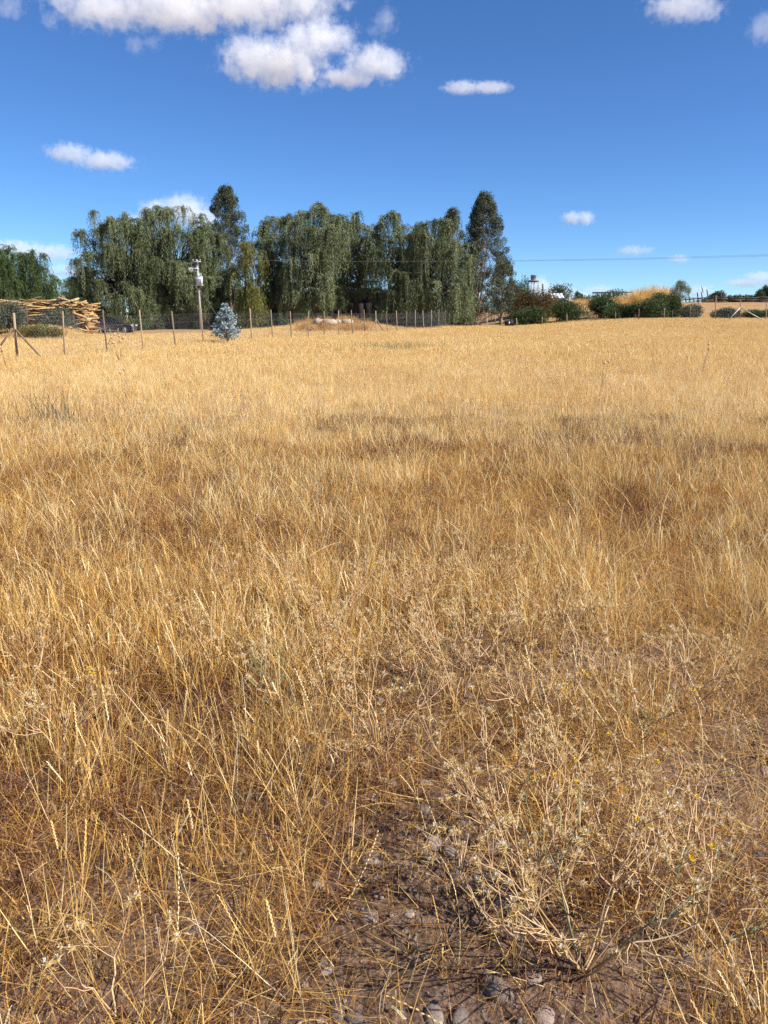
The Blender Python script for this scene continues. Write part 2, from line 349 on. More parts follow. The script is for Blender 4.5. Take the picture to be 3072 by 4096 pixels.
M['pebble'] = solid('small_pebble', [(.15, (.07, .06, .06)), (.4, (.19, .145, .12)), (.65, (.31, .24, .20)), (.9, (.46, .40, .35))], 6, .85, bump=.3, coords='Object')
PROTO = {}
def proto(kind, mesh):
    c = PROTO.setdefault(kind, bpy.data.collections.new('src_' + kind))
    o = bpy.data.objects.new('%s_%02d' % (kind, len(c.objects)), mesh); c.objects.link(o)
U = rng.uniform; G = rng.normal
def seed_spikes(mb, P, every, tints):
    """little alternating spikelets along the upper part of some stems"""
    for q in every:
        p = P[q]; t_ = np.linspace(0, 1, 17)
        for j, u in enumerate(t_):
            f = (len(p) - 1) * (.62 + .38 * u); a = min(int(f), len(p) - 2); c = p[a] + (p[a + 1] - p[a]) * (f - a)
            d = (p[a + 1] - p[a]); d /= np.linalg.norm(d) + 1e-9
            sd_ = np.cross(d, [0, 0, 1.]); sd_ /= np.linalg.norm(sd_) + 1e-9; sg = 1 if j % 2 else -1
            tip = c + d * .011 + sd_ * sg * .0028
            mb.add([c, c + d * .005 + sd_ * sg * .0030, tip, c + d * .008 - sd_ * sg * .001], [(0, 1, 2, 3)], None, tints[q])
for v in range(8):                                   # fine upright tuft
    n = int(U(11, 19)); r = np.abs(G(0, .065, n)); a = U(0, 6.28, n)
    Vv, Q, t_, P = ribbons(n, r * np.cos(a), r * np.sin(a), U(.09, .34, n), np.abs(G(.24, .34, n)), U(.2, 1.6, n) * (U(0, 1, n) < .22) + U(-.12, .2, n), U(.0018, .0033, n), 5, wob=.025, tint=U(.1, .95, n))
    mb = MB().add(Vv, Q, None, t_); seed_spikes(mb, P, [q for q in range(n) if q % 7 == 0], t_[::12]); proto('tuft', mb.mesh(M['straw']))
for v in range(6):                                   # long arching stems
    n = int(U(3, 6)); a = U(0, 6.28, n)
    Vv, Q, t_, P = ribbons(n, G(0, .03, n), G(0, .03, n), U(.4, .8, n), U(.1, .6, n), U(.2, 1.7, n), U(.0022, .0034, n), 9, wob=.03, tint=U(.55, 1.1, n))
    mb = MB().add(Vv, Q, None, t_); seed_spikes(mb, P, range(n), t_[::20]); proto('arch', mb.mesh(M['straw']))
for v in range(6):                                   # fallen straw lying about, broken stubble
    n = 60; Vv, Q, t_, P = ribbons(n, G(0, .12, n), G(0, .12, n), np.concatenate([U(.03, .17, 30), U(.02, .08, 30)]), np.concatenate([U(1.15, 1.62, 30), U(.1, 1.3, 30)]), U(-.25, .25, n), U(.0014, .0030, n), 2, z0=.010, tint=U(-.25, .7, n))
    Vv[:, 2] += np.repeat(U(0, .03, n), 6); proto('litter', MB().add(Vv, Q, None, t_).mesh(M['straw']))
for v in range(4):                                   # low reddish weed
    n = 60; Vv, Q, t_, P = ribbons(n, G(0, .06, n), G(0, .06, n), U(.02, .11, n), U(.1, 1.4, n), U(-.3, .8, n), U(.002, .005, n), 2, tint=U(.1, .9, n))
    proto('weed', MB().add(Vv, Q, None, t_).mesh(M['red']))
for v in range(6):                                   # mid-distance patch
    n = 42; r = .26 * np.sqrt(U(0, 1, n)); a = U(0, 6.28, n)
    Vv, Q, t_, P = ribbons(n, r * np.cos(a), r * np.sin(a), U(.10, .34, n), np.abs(G(.42, .45, n)), U(.2, 1.5, n) * (U(0, 1, n) < .3) + U(-.1, .2, n), U(.0034, .0058, n), 4, wob=.03, tint=U(.1, 1.0, n))
    proto('mid', MB().add(Vv, Q, None, t_).mesh(M['straw']))
for v in range(6):                                   # far patch
    n = 150; r = .66 * np.sqrt(U(0, 1, n)); a = U(0, 6.28, n)
    Vv, Q, t_, P = ribbons(n, r * np.cos(a), r * np.sin(a), U(.08, .28, n), np.abs(G(.4, .45, n)), U(0, .8, n), U(.006, .011, n), 3, wob=.04, tint=U(.2, 1.0, n))
    proto('far', MB().add(Vv, Q, None, t_).mesh(M['straw']))
def ico():
    p = (1 + 5 ** .5) / 2
    v = np.array([(-1, p, 0), (1, p, 0), (-1, -p, 0), (1, -p, 0), (0, -1, p), (0, 1, p), (0, -1, -p), (0, 1, -p), (p, 0, -1), (p, 0, 1), (-p, 0, -1), (-p, 0, 1)], float)
    f = [(0, 11, 5), (0, 5, 1), (0, 1, 7), (0, 7, 10), (0, 10, 11), (1, 5, 9), (5, 11, 4), (11, 10, 2), (10, 7, 6), (7, 1, 8), (3, 9, 4), (3, 4, 2), (3, 2, 6), (3, 6, 8), (3, 8, 9), (4, 9, 5), (2, 4, 11), (6, 2, 10), (8, 6, 7), (9, 8, 1)]
    return v / np.linalg.norm(v[0]), f
def ico2():
    v, f = ico(); v = list(v); cache = {}; out = []
    def mid(a, b):
        k = (min(a, b), max(a, b))
        if k not in cache: q = (np.array(v[a]) + np.array(v[b])); v.append(q / np.linalg.norm(q)); cache[k] = len(v) - 1
        return cache[k]
    for a, b, c in f:
        x, y, z = mid(a, b), mid(b, c), mid(c, a); out += [(a, x, z), (b, y, x), (c, z, y), (x, y, z)]
    return np.array(v), out
IV, IF = ico(); IV2, IF2 = ico2()
for v in range(6): proto('pebble', MB().add(IV * (1 + .16 * G(size=(12, 1))) * (1, U(.6, .95), U(.4, .75)), None, IF, U(.1, .9)).mesh(M['pebble'], smooth=True))

def scatter(name, label, cat, kinds, x, y, scale, itint=None, tilt=.12, zoff=0.0, zs=None):
    """points with rotation, scale and prototype index; geometry nodes put a tuft on each"""
    n = len(x); P = np.stack([x, y, ground_z(x, y) + zoff], -1)
    me = bpy.data.meshes.new(name); me.vertices.add(n); me.vertices.foreach_set('co', P.astype(np.float32).ravel())
    me.attributes.new('rot', 'FLOAT_VECTOR', 'POINT').data.foreach_set('vector', np.stack([G(0, tilt, n), G(0, tilt, n), U(0, 6.28, n)], -1).astype(np.float32).ravel())
    s3 = np.stack([scale, scale, scale * (1 if zs is None else zs)], -1)
    me.attributes.new('scl', 'FLOAT_VECTOR', 'POINT').data.foreach_set('vector', s3.astype(np.float32).ravel())
    me.attributes.new('pick', 'INT', 'POINT').data.foreach_set('value', rng.integers(0, 1000, n).astype(np.int32))
    me.attributes.new('itint', 'FLOAT', 'POINT').data.foreach_set('value', (np.zeros(n) if itint is None else itint).astype(np.float32))
    ob = bpy.data.objects.new(name, me); C.objects.link(ob); tag(ob, label, cat, None, 'stuff')
    ng = bpy.data.node_groups.new(name, 'GeometryNodeTree')
    ng.interface.new_socket('Geometry', in_out='INPUT', socket_type='NodeSocketGeometry'); ng.interface.new_socket('Geometry', in_out='OUTPUT', socket_type='NodeSocketGeometry')
    gi = ng.nodes.new('NodeGroupInput'); go = ng.nodes.new('NodeGroupOutput'); L = ng.links.new
    ci = ng.nodes.new('GeometryNodeCollectionInfo'); ci.inputs['Collection'].default_value = PROTO[kinds]; ci.inputs['Separate Children'].default_value = True; ci.inputs['Reset Children'].default_value = True
    ip = ng.nodes.new('GeometryNodeInstanceOnPoints'); ip.inputs['Pick Instance'].default_value = True
    def na(nm, ty): q = ng.nodes.new('GeometryNodeInputNamedAttribute'); q.data_type = ty; q.inputs['Name'].default_value = nm; return q.outputs['Attribute']
    er = ng.nodes.new('FunctionNodeEulerToRotation'); L(na('rot', 'FLOAT_VECTOR'), er.inputs[0])
    L(gi.outputs[0], ip.inputs['Points']); L(ci.outputs[0], ip.inputs['Instance']); L(er.outputs[0], ip.inputs['Rotation'])
    L(na('scl', 'FLOAT_VECTOR'), ip.inputs['Scale']); L(na('pick', 'INT'), ip.inputs['Instance Index']); L(ip.outputs[0], go.inputs[0])
    md = ob.modifiers.new('scatter', 'NODES'); md.node_group = ng
    return ob
def wedge(n, y0, y1, marg=1.2, power=1.0):
    """points on the ground in front of the camera, a step wider than its view, even per square metre"""
    t = U(0, 1, n); y = np.sqrt(y0 ** 2 + (y1 ** 2 - y0 ** 2) * t) if power == 1.0 else y0 + (y1 - y0) * t
    x = U(-1, 1, n) * (.53 * y + marg); return x, y
def keep(x, y, p): q = U(0, 1, len(x)) < p; return x[q], y[q]
def stony(x, y):
    """the bare stony strip that runs from the bottom of the picture up to the middle, and two patches at the right"""
    q = 0
    for cx_, cy_, rx_, ry_ in ((.28, 1.55, .34, .45), (.12, 2.15, .30, .5), (.02, 2.8, .30, .42), (.38, 3.35, .42, .36), (1.15, 3.6, .5, .34), (1.25, 1.85, .26, .8), (1.65, 2.7, .35, .35), (-.55, 2.3, .18, .22), (-.9, 2.9, .25, .2)): q = q + gauss(x, y, cx_, cy_, rx_, ry_)
    return np.clip(q, 0, 1)
def thick(x, y):
    """how thick the straw stands: thin over the stony patches near the camera, closed farther off"""
    f = fbm(x * 1.1 + 3, y * .9, 3); near = 1 - sst(2.6, 8.0, y)
    bare = stony(x, y)
    return np.clip((sst(.38, .62, f) * .85 + .15) * (1 - near * .25) - near * np.clip(bare, 0, 1) * .95, .03, 1)
def patch(x, y): return .15 + .34 * (fbm(x * .45 + 40, y * .26, 4) - .5) + .12 * G(size=len(x))
if 1:
    x, y = wedge(5200, 1.15, 4.5); x, y = keep(x, y, thick(x, y)); scatter('near_grass', 'fine dry straw tufts standing closest to the camera', None, 'tuft', x, y, U(.6, 1.15, len(x)), patch(x, y) - .02)
    x, y = wedge(9000, 4.5, 12); x, y = keep(x, y, thick(x, y)); scatter('middle_grass', 'golden dry straw tufts over the middle of the field', None, 'tuft', x, y, U(.6, 1.1, len(x)), patch(x, y) + .03)
    x, y = wedge(800, 1.2, 5); x, y = keep(x, y, .15 + .85 * thick(x, y)); scatter('arching_grass', 'long arching dry grass stems bending over the near ground', None, 'arch', x, y, U(.4, .85, len(x)), U(-.15, .15, len(x)), .3)
    x, y = wedge(3000, 5, 18); scatter('tall_grass_stems', 'tall arching dry stems above the middle grass', None, 'arch', x, y, U(.55, 1.0, len(x)), U(-.1, .15, len(x)))
    x, y = wedge(15000, 1.1, 10); x, y = keep(x, y, 1 - .55 * stony(x, y)); scatter('straw_litter', 'fallen straw lying on the soil between the tufts', None, 'litter', x, y, U(.6, 1.3, len(x)), patch(x, y) - .08, .06)
    x, y = wedge(13000, 1.1, 13); f = fbm(x * .9 + 11, y * .6 + 4, 3); x, y = keep(x, y, sst(.36, .6, f)); scatter('red_weeds', 'low dried reddish weeds covering the soil in patches', None, 'weed', x, y, U(.6, 1.5, len(x)), G(.06, .14, len(x)), .1)
    x, y = wedge(13500, 10, 30, 3); x, y = keep(x, y, .4 + .6 * thick(x * .7, y * .5)); scatter('golden_grass', 'closed golden grass before the wire fence', None, 'mid', x, y, U(.6, 1.05, len(x)), patch(x, y) + .04)
    x, y = wedge(38000, 26, 112, 6); q = (y < 80 + 30 * sst(4, 14, x)) & ~((x < gx(900, 70)) & (y > 72)); x, y = x[q], y[q]
    scatter('distant_grass', 'pale gold grass running to the fences and hedges', None, 'far', x, y, U(.7, 1.15, len(x)), patch(x * .6, y * .6) * .5 + .04, .08, 0, U(.5, 1.1, len(x)) * (.8 + .5 * fbm(x * .2, y * .2, 2)))
    x, y = wedge(20000, 1.05, 5.5); x, y = keep(x, y, .25 + .75 * stony(x, y)); scatter('gravel', 'small rounded gravel strewn over the soil', None, 'pebble', x, y, .003 + .009 * U(0, 1, len(x)) ** 2.5, None, .5, .002)

# larger stones lie in the soil: pieces of the field
stones = [MB().add(np.sign(IV2) * np.abs(IV2) ** .8 * (1 + .07 * G(size=(42, 1))) * (1, U(.62, .95), U(.30, .5)), None, IF2, tt).mesh(M['pebble'], smooth=True) for tt in (.05, .2, .35, .5, .6, .75, .95)]
ns = 0
cx, cyy = wedge(1900, 1.25, 5.0, .3)
pr = .08 + .92 * stony(cx, cyy)
cx, cyy = keep(cx, cyy, pr)
for a, b in list(zip(cx, cyy))[:270]:
    s = .008 + .022 * random.random() ** 2.5
    put('stone', stones[random.randrange(7)], field, (a, b, gz(a, b) - s * .05), (random.gauss(0, .2), random.gauss(0, .2), random.random() * 6.28), s); ns += 1
for px, py, s, k in ((1990, 3940, .05, 1), (1840, 4050, .032, 1), (1735, 4050, .036, 3), (1480, 3440, .036, 4), (1370, 3460, .026, 3), (1030, 3410, .036, 2), (1690, 3250, .035, 2), (1475, 3650, .034, 4), (770, 3690, .035, 2), (1345, 4030, .034, 1), (1420, 4060, .03, 0), (1690, 3150, .035, 3), (1730, 3380, .03, 5), (1880, 3060, .034, 4), (1480, 3210, .03, 5), (2900, 3700, .036, 2)):
    d = at(px, py, 1.0) - Vector((0, 0, EYE)); tt = -EYE / d.z; a, b = d.x * tt, d.y * tt
    put('stone', stones[k], field, (a, b, gz(a, b)), (random.gauss(0, .15), random.gauss(0, .15), random.random() * 6.28), s)
# ------------------------------------------------------------------ trees and bushes
def leaf_quads(mb, P, D, L, W, tint):
    n = len(P); D = D / (np.linalg.norm(D, axis=1)[:, None] + 1e-9)
    S = np.cross(D, G(size=(n, 3))); S /= np.linalg.norm(S, axis=1)[:, None] + 1e-9
    L = L[:, None]; W = W[:, None] / 2; m = P + D * L * .45
    V = np.stack([P, m + S * W, P + D * L, m - S * W], 1).reshape(-1, 3)
    k = np.arange(n) * 4; mb.add(V, np.stack([k, k + 1, k + 2, k + 3], -1), None, np.repeat(tint, 4))
def bend(a, b, n=5, sag=.06, jit=.03):
    a = np.array(tuple(a)); b = np.array(tuple(b)); t = np.linspace(0, 1, n)[:, None]; d = np.linalg.norm(b - a)
    p = a + (b - a) * t; p[:, 2] += (np.sin(np.pi * t[:, 0]) * sag * d); p[1:-1] += G(0, jit * d, (n - 2, 3)) * .5; return p
def willow(label, px, top, hw, Y, bot, mat='willow', domes=44, strands=34, lv=30, group='weeping willows in a row', extra=(), name='willow_tree', skirt=None):
    b = base(px, Y); root = thing(name, label, 'tree', b, group)
    zt = at(px, top - 38, Y).z - b.z; zb = max(at(px, bot, Y).z - b.z, .2); rx = hw * Y / F * 1.27; ry = min(rx, 4.2) * .9
    cz = zb + (zt - zb) * .48; rz_ = zt - cz
    O = np.array(tuple(b)); cs = []
    domes = int(domes * 2.7)
    while len(cs) < domes:
        u, w_ = U(-1, 1), U(-1, 1); e = (abs(u) ** 2.4 + (abs(w_) ** 2.4 if w_ > 0 else .35 * abs(w_) ** 3)) ** (1 / 2.4)
        if e > 1: continue
        dep = math.sqrt(max(.05, 1 - min(1, e) ** 2)); c = np.array([u * (rx - .45), random.choice((-1, -1, 1)) * dep * ry * U(.35, 1), cz - .25 + w_ * (rz_ - .45 if w_ > 0 else (cz - zb) * .86)])
        cs.append(c)
    for ex, ey in extra:
        e = np.array(tuple(at(ex, ey, Y))) - O; cs.append(e + (0, U(-1, 0), -.4))
    tr = MB(); ns = 3 if rx > 2.6 else 2
    forks = []
    for k in range(ns):
        f = np.array([U(-.35, .35) * rx, U(-.3, .3) * ry, cz * U(.55, .8)]); forks.append(f)
        p = bend((G(0, .15), G(0, .15), -.1), f, 6, 0, .04); tr.tube(p + O, np.linspace(.30, .15, 6) * (1 if k == 0 else .7), 8)
    for c in cs:
        f = forks[random.randrange(ns)]; tr.tube(bend(f, c, 5, .12, .05) + O, np.linspace(.09, .018, 5), 5, cap=False)
    tr.build('trunk', M['bark'], root, True)
    mb = MB(); hs = []
    for c in cs:
        n = strands; az = np.repeat(U(0, 6.28, (n + 3) // 4), 4)[:n] + G(0, .16, n); r = U(.2, 1.0, n) * U(.8, 1.7); up = U(.05, .75, n) * (.6 if c[2] < cz else 1.0)
        low = np.maximum(c[2] - zb, .5); Ld = np.minimum(U(.8, 3.2, n), low + U(-.4, .6, n)) if skirt is None else np.minimum(U(.8, skirt, n), low + U(-.4, .6, n))
        t = (np.arange(lv) + .5) / lv * np.ones((n, 1)) + U(-.5, .5, (n, lv)) / lv; t = np.clip(t, .02, 1)
        h = r[:, None] * (1 - np.exp(-3.0 * t)); z = 3.2 * up[:, None] * t * (1 - t) * 1.3 - Ld[:, None] * np.maximum(0, t - .18) ** 1.25
        sw = G(0, .05, (n, lv))
        P = np.stack([c[0] + h * np.cos(az)[:, None] + sw, c[1] + h * np.sin(az)[:, None] + G(0, .05, (n, lv)), c[2] + z], -1)
        P[..., 2] = np.maximum(P[..., 2], .12)
        D = np.gradient(P, axis=1); D /= np.linalg.norm(D, axis=2)[..., None] + 1e-9
        D = D * .8 + G(0, .32, D.shape) + (0, 0, -.5)
        ti = np.clip(U(0, .8) * .4 + np.repeat(U(0, 1, ((n + 3) // 4, 1)), 4, 0)[:n] * .45 + U(0, .3, (n, lv)) * .8 - .05, 0, 1)
        m = n * lv; leaf_quads(mb, P.reshape(-1, 3) + O, D.reshape(-1, 3), U(.15, .29, m), U(.036, .066, m), ti.ravel())
        q = P[::4, ::6] + O
        for s in q[:3]: hs.append(s)
    cr = mb.build('crown', M[mat], root)
    tw = MB()
    for s in hs: tw.tube(s, np.linspace(.012, .004, len(s)), 3, cap=False)
    tag(tw.build('twigs', M['bark'], root), kind='stuff')
    return root
def euca(label, px, top, Y, prof, n=260, lv=120, mat='euca', lean=0.0, stems=((0, 0),), bark='ebark', csize=.42, group=None, name='eucalyptus_tree', lsize=1.0):
    """prof: (fraction of height, half width left m, half width right m)"""
    b = base(px, Y); O = np.array(tuple(b)); root = thing(name, label, 'tree', b, group); Ht = at(px, top, Y).z - b.z
    hh = np.array([p[0] for p in prof]); wl = np.array([p[1] for p in prof]); wr = np.array([p[2] for p in prof])
    tr = MB(); axes = []
    for sx, sy in stems:
        top_ = Ht * (.97 if sx == 0 else U(.6, .85)); p = bend((sx * .6, sy * .6, -.1), (sx + lean, sy, top_), 9, 0, .008); axes.append(p)
        tr.tube(p + O, np.linspace(.24 if sx == 0 else .15, .02, 9), 8)
    mb = MB()
    for k in range(n):
        h = hh[0] + (hh[-1] - hh[0]) * (1 - U(0, 1) ** 1.25); z = h * Ht; w1 = np.interp(h, hh, wl); w2 = np.interp(h, hh, wr)
        a = U(0, 6.28); q = math.sqrt(U(.12, 1)); ax_ = axes[random.randrange(len(axes))]
        j = min(int(z / max(ax_[-1][2], .1) * 8), 8); o_ = ax_[j]
        c = np.array([lean * h + math.cos(a) * q * (w2 if math.cos(a) > 0 else w1), math.sin(a) * q * .5 * (w1 + w2), z])
        if k % 2 == 0:
            s = ax_[max(0, j - 1)]; tr.tube(bend(s, c, 4, .05, .04) + O, np.linspace(.05, .01, 4) * (1.2 - h), 4, cap=False)
        m = int(lv * U(.6, 1.3)); v = G(0, 1, (m, 3)); v /= np.linalg.norm(v, axis=1)[:, None]; rr = csize * U(.6, 1.3) * U(.2, 1, m) ** .5
        P = c + v * rr[:, None] * (1, 1, 1.15); D = G(0, .6, (m, 3)) + v * .5 + (0, 0, -.55)
        ti = np.clip(U(.1, .7) * .5 + U(0, .9, m) * .5, 0, 1)
        leaf_quads(mb, P + O, D, U(.14, .26, m) * lsize, U(.045, .08, m) * lsize, ti)
    tr.build('trunk', M[bark], root, True); mb.build('crown', M[mat], root); return root
def bush(name, label, px, Y, rx, ry, h, n=9000, mat='bush', ls=.10, lobes=9, cat='bush', group=None, lift=0.0, stem='bark', spiky=0.0, z0=None):
    b = base(px, Y)
    if z0 is not None: b.z = z0
    O = np.array(tuple(b)); root = thing(name, label, cat, b, group); mb = MB(); st = MB()
    per = n // lobes
    for k in range(lobes):
        r = np.array([rx, ry, h]) * U(.32, .55); r[2] = h * U(.28, .45)
        c = np.array([U(-1, 1) * (rx - r[0]), U(-1, 1) * (ry - r[1]), lift + r[2] * .6 + (h - lift - 1.5 * r[2]) * U(0, 1)])
        c[2] = max(c[2], r[2] * .5)
        v = G(size=(per, 3)); v /= np.linalg.norm(v, axis=1)[:, None]; q = U(.55, 1.08, per)[:, None] * (1 + .18 * np.sin(v[:, :1] * 7 + k) * np.cos(v[:, 1:2] * 6 + k * 2))
        P = c + v * r * q; P[:, 2] = np.maximum(P[:, 2], .03)
        D = v * (.6 + spiky) + G(0, .6, (per, 3)) + (0, 0, .15 + spiky)
        leaf_quads(mb, P + O, D, U(.8, 1.6, per) * ls, U(.5, .8, per) * ls, np.clip(U(.2, .6) * .5 + U(0, .9, per) * .55, 0, 1))
        for _ in range(3): st.tube(bend((G(0, .1) * rx, G(0, .1) * ry, -.05), c + G(0, .5, 3) * r, 4, .05, .05) + O, np.linspace(.035, .006, 4), 4, cap=False)
    st.build('stems', M[stem], root); mb.build('foliage', M[mat], root); return root

willow('rounded bright green willow at the left edge behind the lumber pile', 50, 1000, 150, 97, 1225, 'willow_l', 56, 32, 28, skirt=5)
willow('leftmost of the tall willows, its lowest limbs reaching out left', 480, 862, 130, 88, 1285, 'willow', 46, 32, 28, extra=((385, 965), (365, 1075), (345, 1125), (420, 900), (390, 1180), (440, 1230)))
willow('tall willow directly behind the utility pole', 690, 838, 135, 90, 1270, 'willow', 48, 32, 28, extra=((800, 860), (640, 1220), (760, 1230)))
willow('narrow dark willow between the pole and the tall dark eucalyptus', 850, 915, 78, 93, 1260, 'willow', 22, 30, 28)
willow('yellowing willow beside the tall dark eucalyptus', 1005, 985, 44, 85, 1300, 'willow_y', 10, 26, 34, skirt=4.5)
willow('smaller willow right of the yellowing willow', 1105, 890, 80, 92, 1240, 'willow', 22, 30, 28)
willow('broad willow in the middle of the row', 1262, 832, 118, 88, 1235, 'willow', 42, 32, 28, skirt=4.5)
willow('willow with bare lower stems left of the sky gap', 1405, 850, 92, 91, 1190, 'willow', 24, 30, 28)
willow('long-skirted willow right of the sky gap', 1600, 855, 108, 88, 1270, 'willow', 32, 32, 28, skirt=5)
willow('rightmost willow in front of the two eucalyptus', 1740, 865, 122, 87, 1300, 'willow', 38, 32, 28, skirt=5)
willow('small round willow far behind the lumber pile', 310, 1135, 42, 125, 1205, 'willow_l', 12, 26, 26, group='weeping willows in a row')
euca('tall dark eucalyptus rising between the willows', 925, 757, 99, [(.30, 1.0, 1.2), (.5, 2.2, 2.9), (.72, 2.3, 2.6), (.9, 1.6, 1.5), (1.0, .5, .5)], 300, 130)
euca('eucalyptus top showing just left of the tallest one', 1800, 845, 101, [(.35, 1.2, 1.2), (.6, 1.7, 1.6), (.85, 1.3, 1.4), (1.0, .4, .4)], 150, 120)
euca('eucalyptus with pale reddish trunk at the right end of the row', 1890, 780, 95, [(.12, .7, 3.2), (.3, 1.2, 4.9), (.5, 1.4, 4.4), (.68, 1.6, 3.0), (.85, 1.2, 2.1), (1.0, .1, .8)], 520, 125, lean=.8, stems=((0, 0), (.5, .3), (.9, -.2)))
euca('young eucalyptus thicket right of the pale trunk', 2005, 1045, 108, [(.25, 1.2, 1.4), (.5, 1.7, 2.0), (.8, 1.2, 1.6), (1.0, .4, .5)], 150, 120, name='eucalyptus_thicket')
bush('tree_thicket', 'green thicket left of the water tank', 2065, 118, 2.4, 2.2, 5.6, 14000, 'farleaf', .17, 12, cat='thicket')
bush('brown_shrub', 'large reddish brown shrub below the water tank', 2115, 112, 4.0, 2.5, 4.4, 20000, 'brownbush', .14, 16)
bush('yellow_green_shrub', 'yellow green shrub right of the brown shrub', 2200, 114, 1.7, 1.5, 3.1, 8000, 'ygbush', .12, 8)
bush('bramble', 'green bramble bush beside the dark gate', 2120, 105, 2.9, 1.6, 2.5, 14000, 'bush', .13, 11, group='bramble hedge along the right fence')
bush('bramble', 'dark bramble bush in the middle of the right hedge', 2280, 106, 3.0, 1.6, 2.7, 14000, 'bush', .13, 11, group='bramble hedge along the right fence')
bush('bramble', 'tallest dark bramble under the log rack', 2400, 107, 2.8, 1.8, 3.0, 13000, 'bush', .13, 11, group='bramble hedge along the right fence', spiky=.3)
bush('bramble', 'low bramble under the dirt slope right of the hedge middle', 2480, 104, 2.6, 1.6, 2.0, 11000, 'bush', .13, 10, group='bramble hedge along the right fence')
bush('bramble', 'bramble bush below the dry reeds', 2590, 102, 2.8, 1.6, 2.5, 13000, 'bush', .13, 11, group='bramble hedge along the right fence')
bush('bramble', 'tall spiky bramble below the pale round tree', 2665, 104, 2.3, 1.7, 3.4, 12000, 'bush', .13, 10, group='bramble hedge along the right fence', spiky=.4)
bush('bramble', 'bramble left of the corral at the hedge end', 2755, 100, 1.9, 1.4, 1.9, 8000, 'olive', .12, 8, group='bramble hedge along the right fence')
bush('bramble', 'low bramble behind the braced fence post', 2905, 97, 2.6, 1.4, 1.4, 9000, 'olive', .12, 9, group='bramble hedge along the right fence')
bush('bramble', 'low bramble at the right edge', 3040, 95, 2.4, 1.4, 1.3, 8000, 'bush', .12, 9, group='bramble hedge along the right fence')
bush('shrub', 'grey green shrub at the left edge before the lumber pile', 35, 56, 1.6, 1.0, 2.3, 9000, 'olive', .085, 9)
bush('shrub', 'grey green shrub left of the parked car', 235, 60, 1.5, .9, 2.0, 8000, 'olive', .085, 8)
bush('shrub', 'low straw coloured shrub between the two grey green shrubs', 150, 55, 1.7, .8, 1.0, 6000, 'ygbush', .07, 8)
bush('shrub', 'dark leafy shrub under the leftmost tall willow', 560, 84, 1.6, 1.0, 1.4, 6000, 'bush', .1, 7)
bush('shrub', 'small leafy shrub behind the fence under the middle willow', 1180, 84, 1.2, .8, 1.2, 4500, 'farleaf', .1, 6)
for i, (px, Y, hh) in enumerate(((620, 100, 3.2), (760, 101, 3.4), (880, 102, 3.4), (1080, 101, 3.0), (1250, 103, 3.2), (1560, 101, 3.0), (1690, 100, 3.4), (1800, 101, 3.8))):
    bush('undergrowth', ('dark undergrowth below the leftmost tall willow', 'dark undergrowth right of the utility pole', 'dark undergrowth behind the silver sapling', 'dark undergrowth right of the yellowing willow',
         'dark undergrowth under the broad middle willow', 'dark undergrowth right of the sky gap', 'dark undergrowth under the long-skirted willow', 'dark undergrowth left of the pale trunk')[i], px, Y, 2.4, 1.2, hh, 3800, 'bush', .16, 8, group='undergrowth beneath the willows')
euca('pale round tree behind the bramble hedge', 2712, 1130, 122, [(.3, .8, .9), (.55, 1.55, 1.6), (.8, 1.3, 1.3), (1, .4, .4)], 75, 60, 'palebush', bark='bark', csize=.36, name='round_tree')
for px, top, Y, hw, lab in ((2303, 1172, 240, 1.0, 'dark poplar far behind the dirt slope, left one'), (2318, 1180, 242, .9, 'dark poplar far behind the dirt slope, right one'), (3030, 1168, 150, .9, 'leftmost poplar at the right edge'), (3052, 1150, 152, 1.0, 'tallest poplar at the right edge'), (3072, 1158, 150, 1.0, 'poplar cut by the right edge')):
    euca(lab, px, top, Y, [(.08, hw * .7, hw * .7), (.5, hw, hw), (.8, hw * .7, hw * .7), (1, .15, .15)], 60, 60, 'farleaf', bark='bark', csize=.5, group='poplars on the right', name='poplar_tree', lsize=1.6)
for px, Y, rx, h, lab in ((2370, 230, 6, 4.2, 'far green hedge left of the log rack'), (2430, 225, 5, 5.0, 'far green hedge behind the log rack'), (2225, 205, 4.5, 6.2, 'dark tree crown behind the white roofed house'), (2850, 170, 2.4, 3.0, 'dark tree behind the corral rails'), (2955, 168, 3.6, 2.0, 'low dark tree behind the log pen'), (235, 240, 6, 8.5, 'far dark tree beside the leftmost willow'), (205, 230, 6, 6.5, 'far dark trees behind the lumber pile')):
    bush('far_tree', lab, px, Y, rx, rx * .6, h, 5000, 'farleaf', .3, 9, cat='tree', group='far trees')
# silver sapling at the fence
def sapling():
    b = base(903, 42.5); b.z -= .05; O = np.array(tuple(b)); root = thing('silver_sapling', 'young silvery blue eucalyptus sapling standing at the wire fence', 'sapling', b)
    st = MB().tube(bend((0, 0, -.05), (.02, 0, 2.15), 6, 0, .01) + O, np.linspace(.03, .006, 6), 6); mb = MB()
    for k in range(130):
        h = U(.05, 1); z = .12 + 1.95 * h; a = U(0, 6.28); r = (.80 * (1 - h) ** .75 + .06) * U(.75, 1.1)
        if h < .12: r *= .95
        e = np.array([math.cos(a) * r, math.sin(a) * r, z + r * .35]); s = np.array([0, 0, z]); p = bend(s, e, 5, .02, .02); st.tube(p + O, np.linspace(.008, .002, 5), 3, cap=False)
        m = 34; t = np.sort(U(.25, 1.05, m)); P = s + (e - s) * t[:, None] + G(0, .025, (m, 3)); D = (e - s) / r * .5 + G(0, .8, (m, 3)) + (0, 0, .15)
        leaf_quads(mb, P + O, D, U(.07, .13, m), U(.04, .07, m), U(.2, 1.1, m))
    st.build('stem', M['bark'], root); mb.build('foliage', M['silver'], root)
sapling()
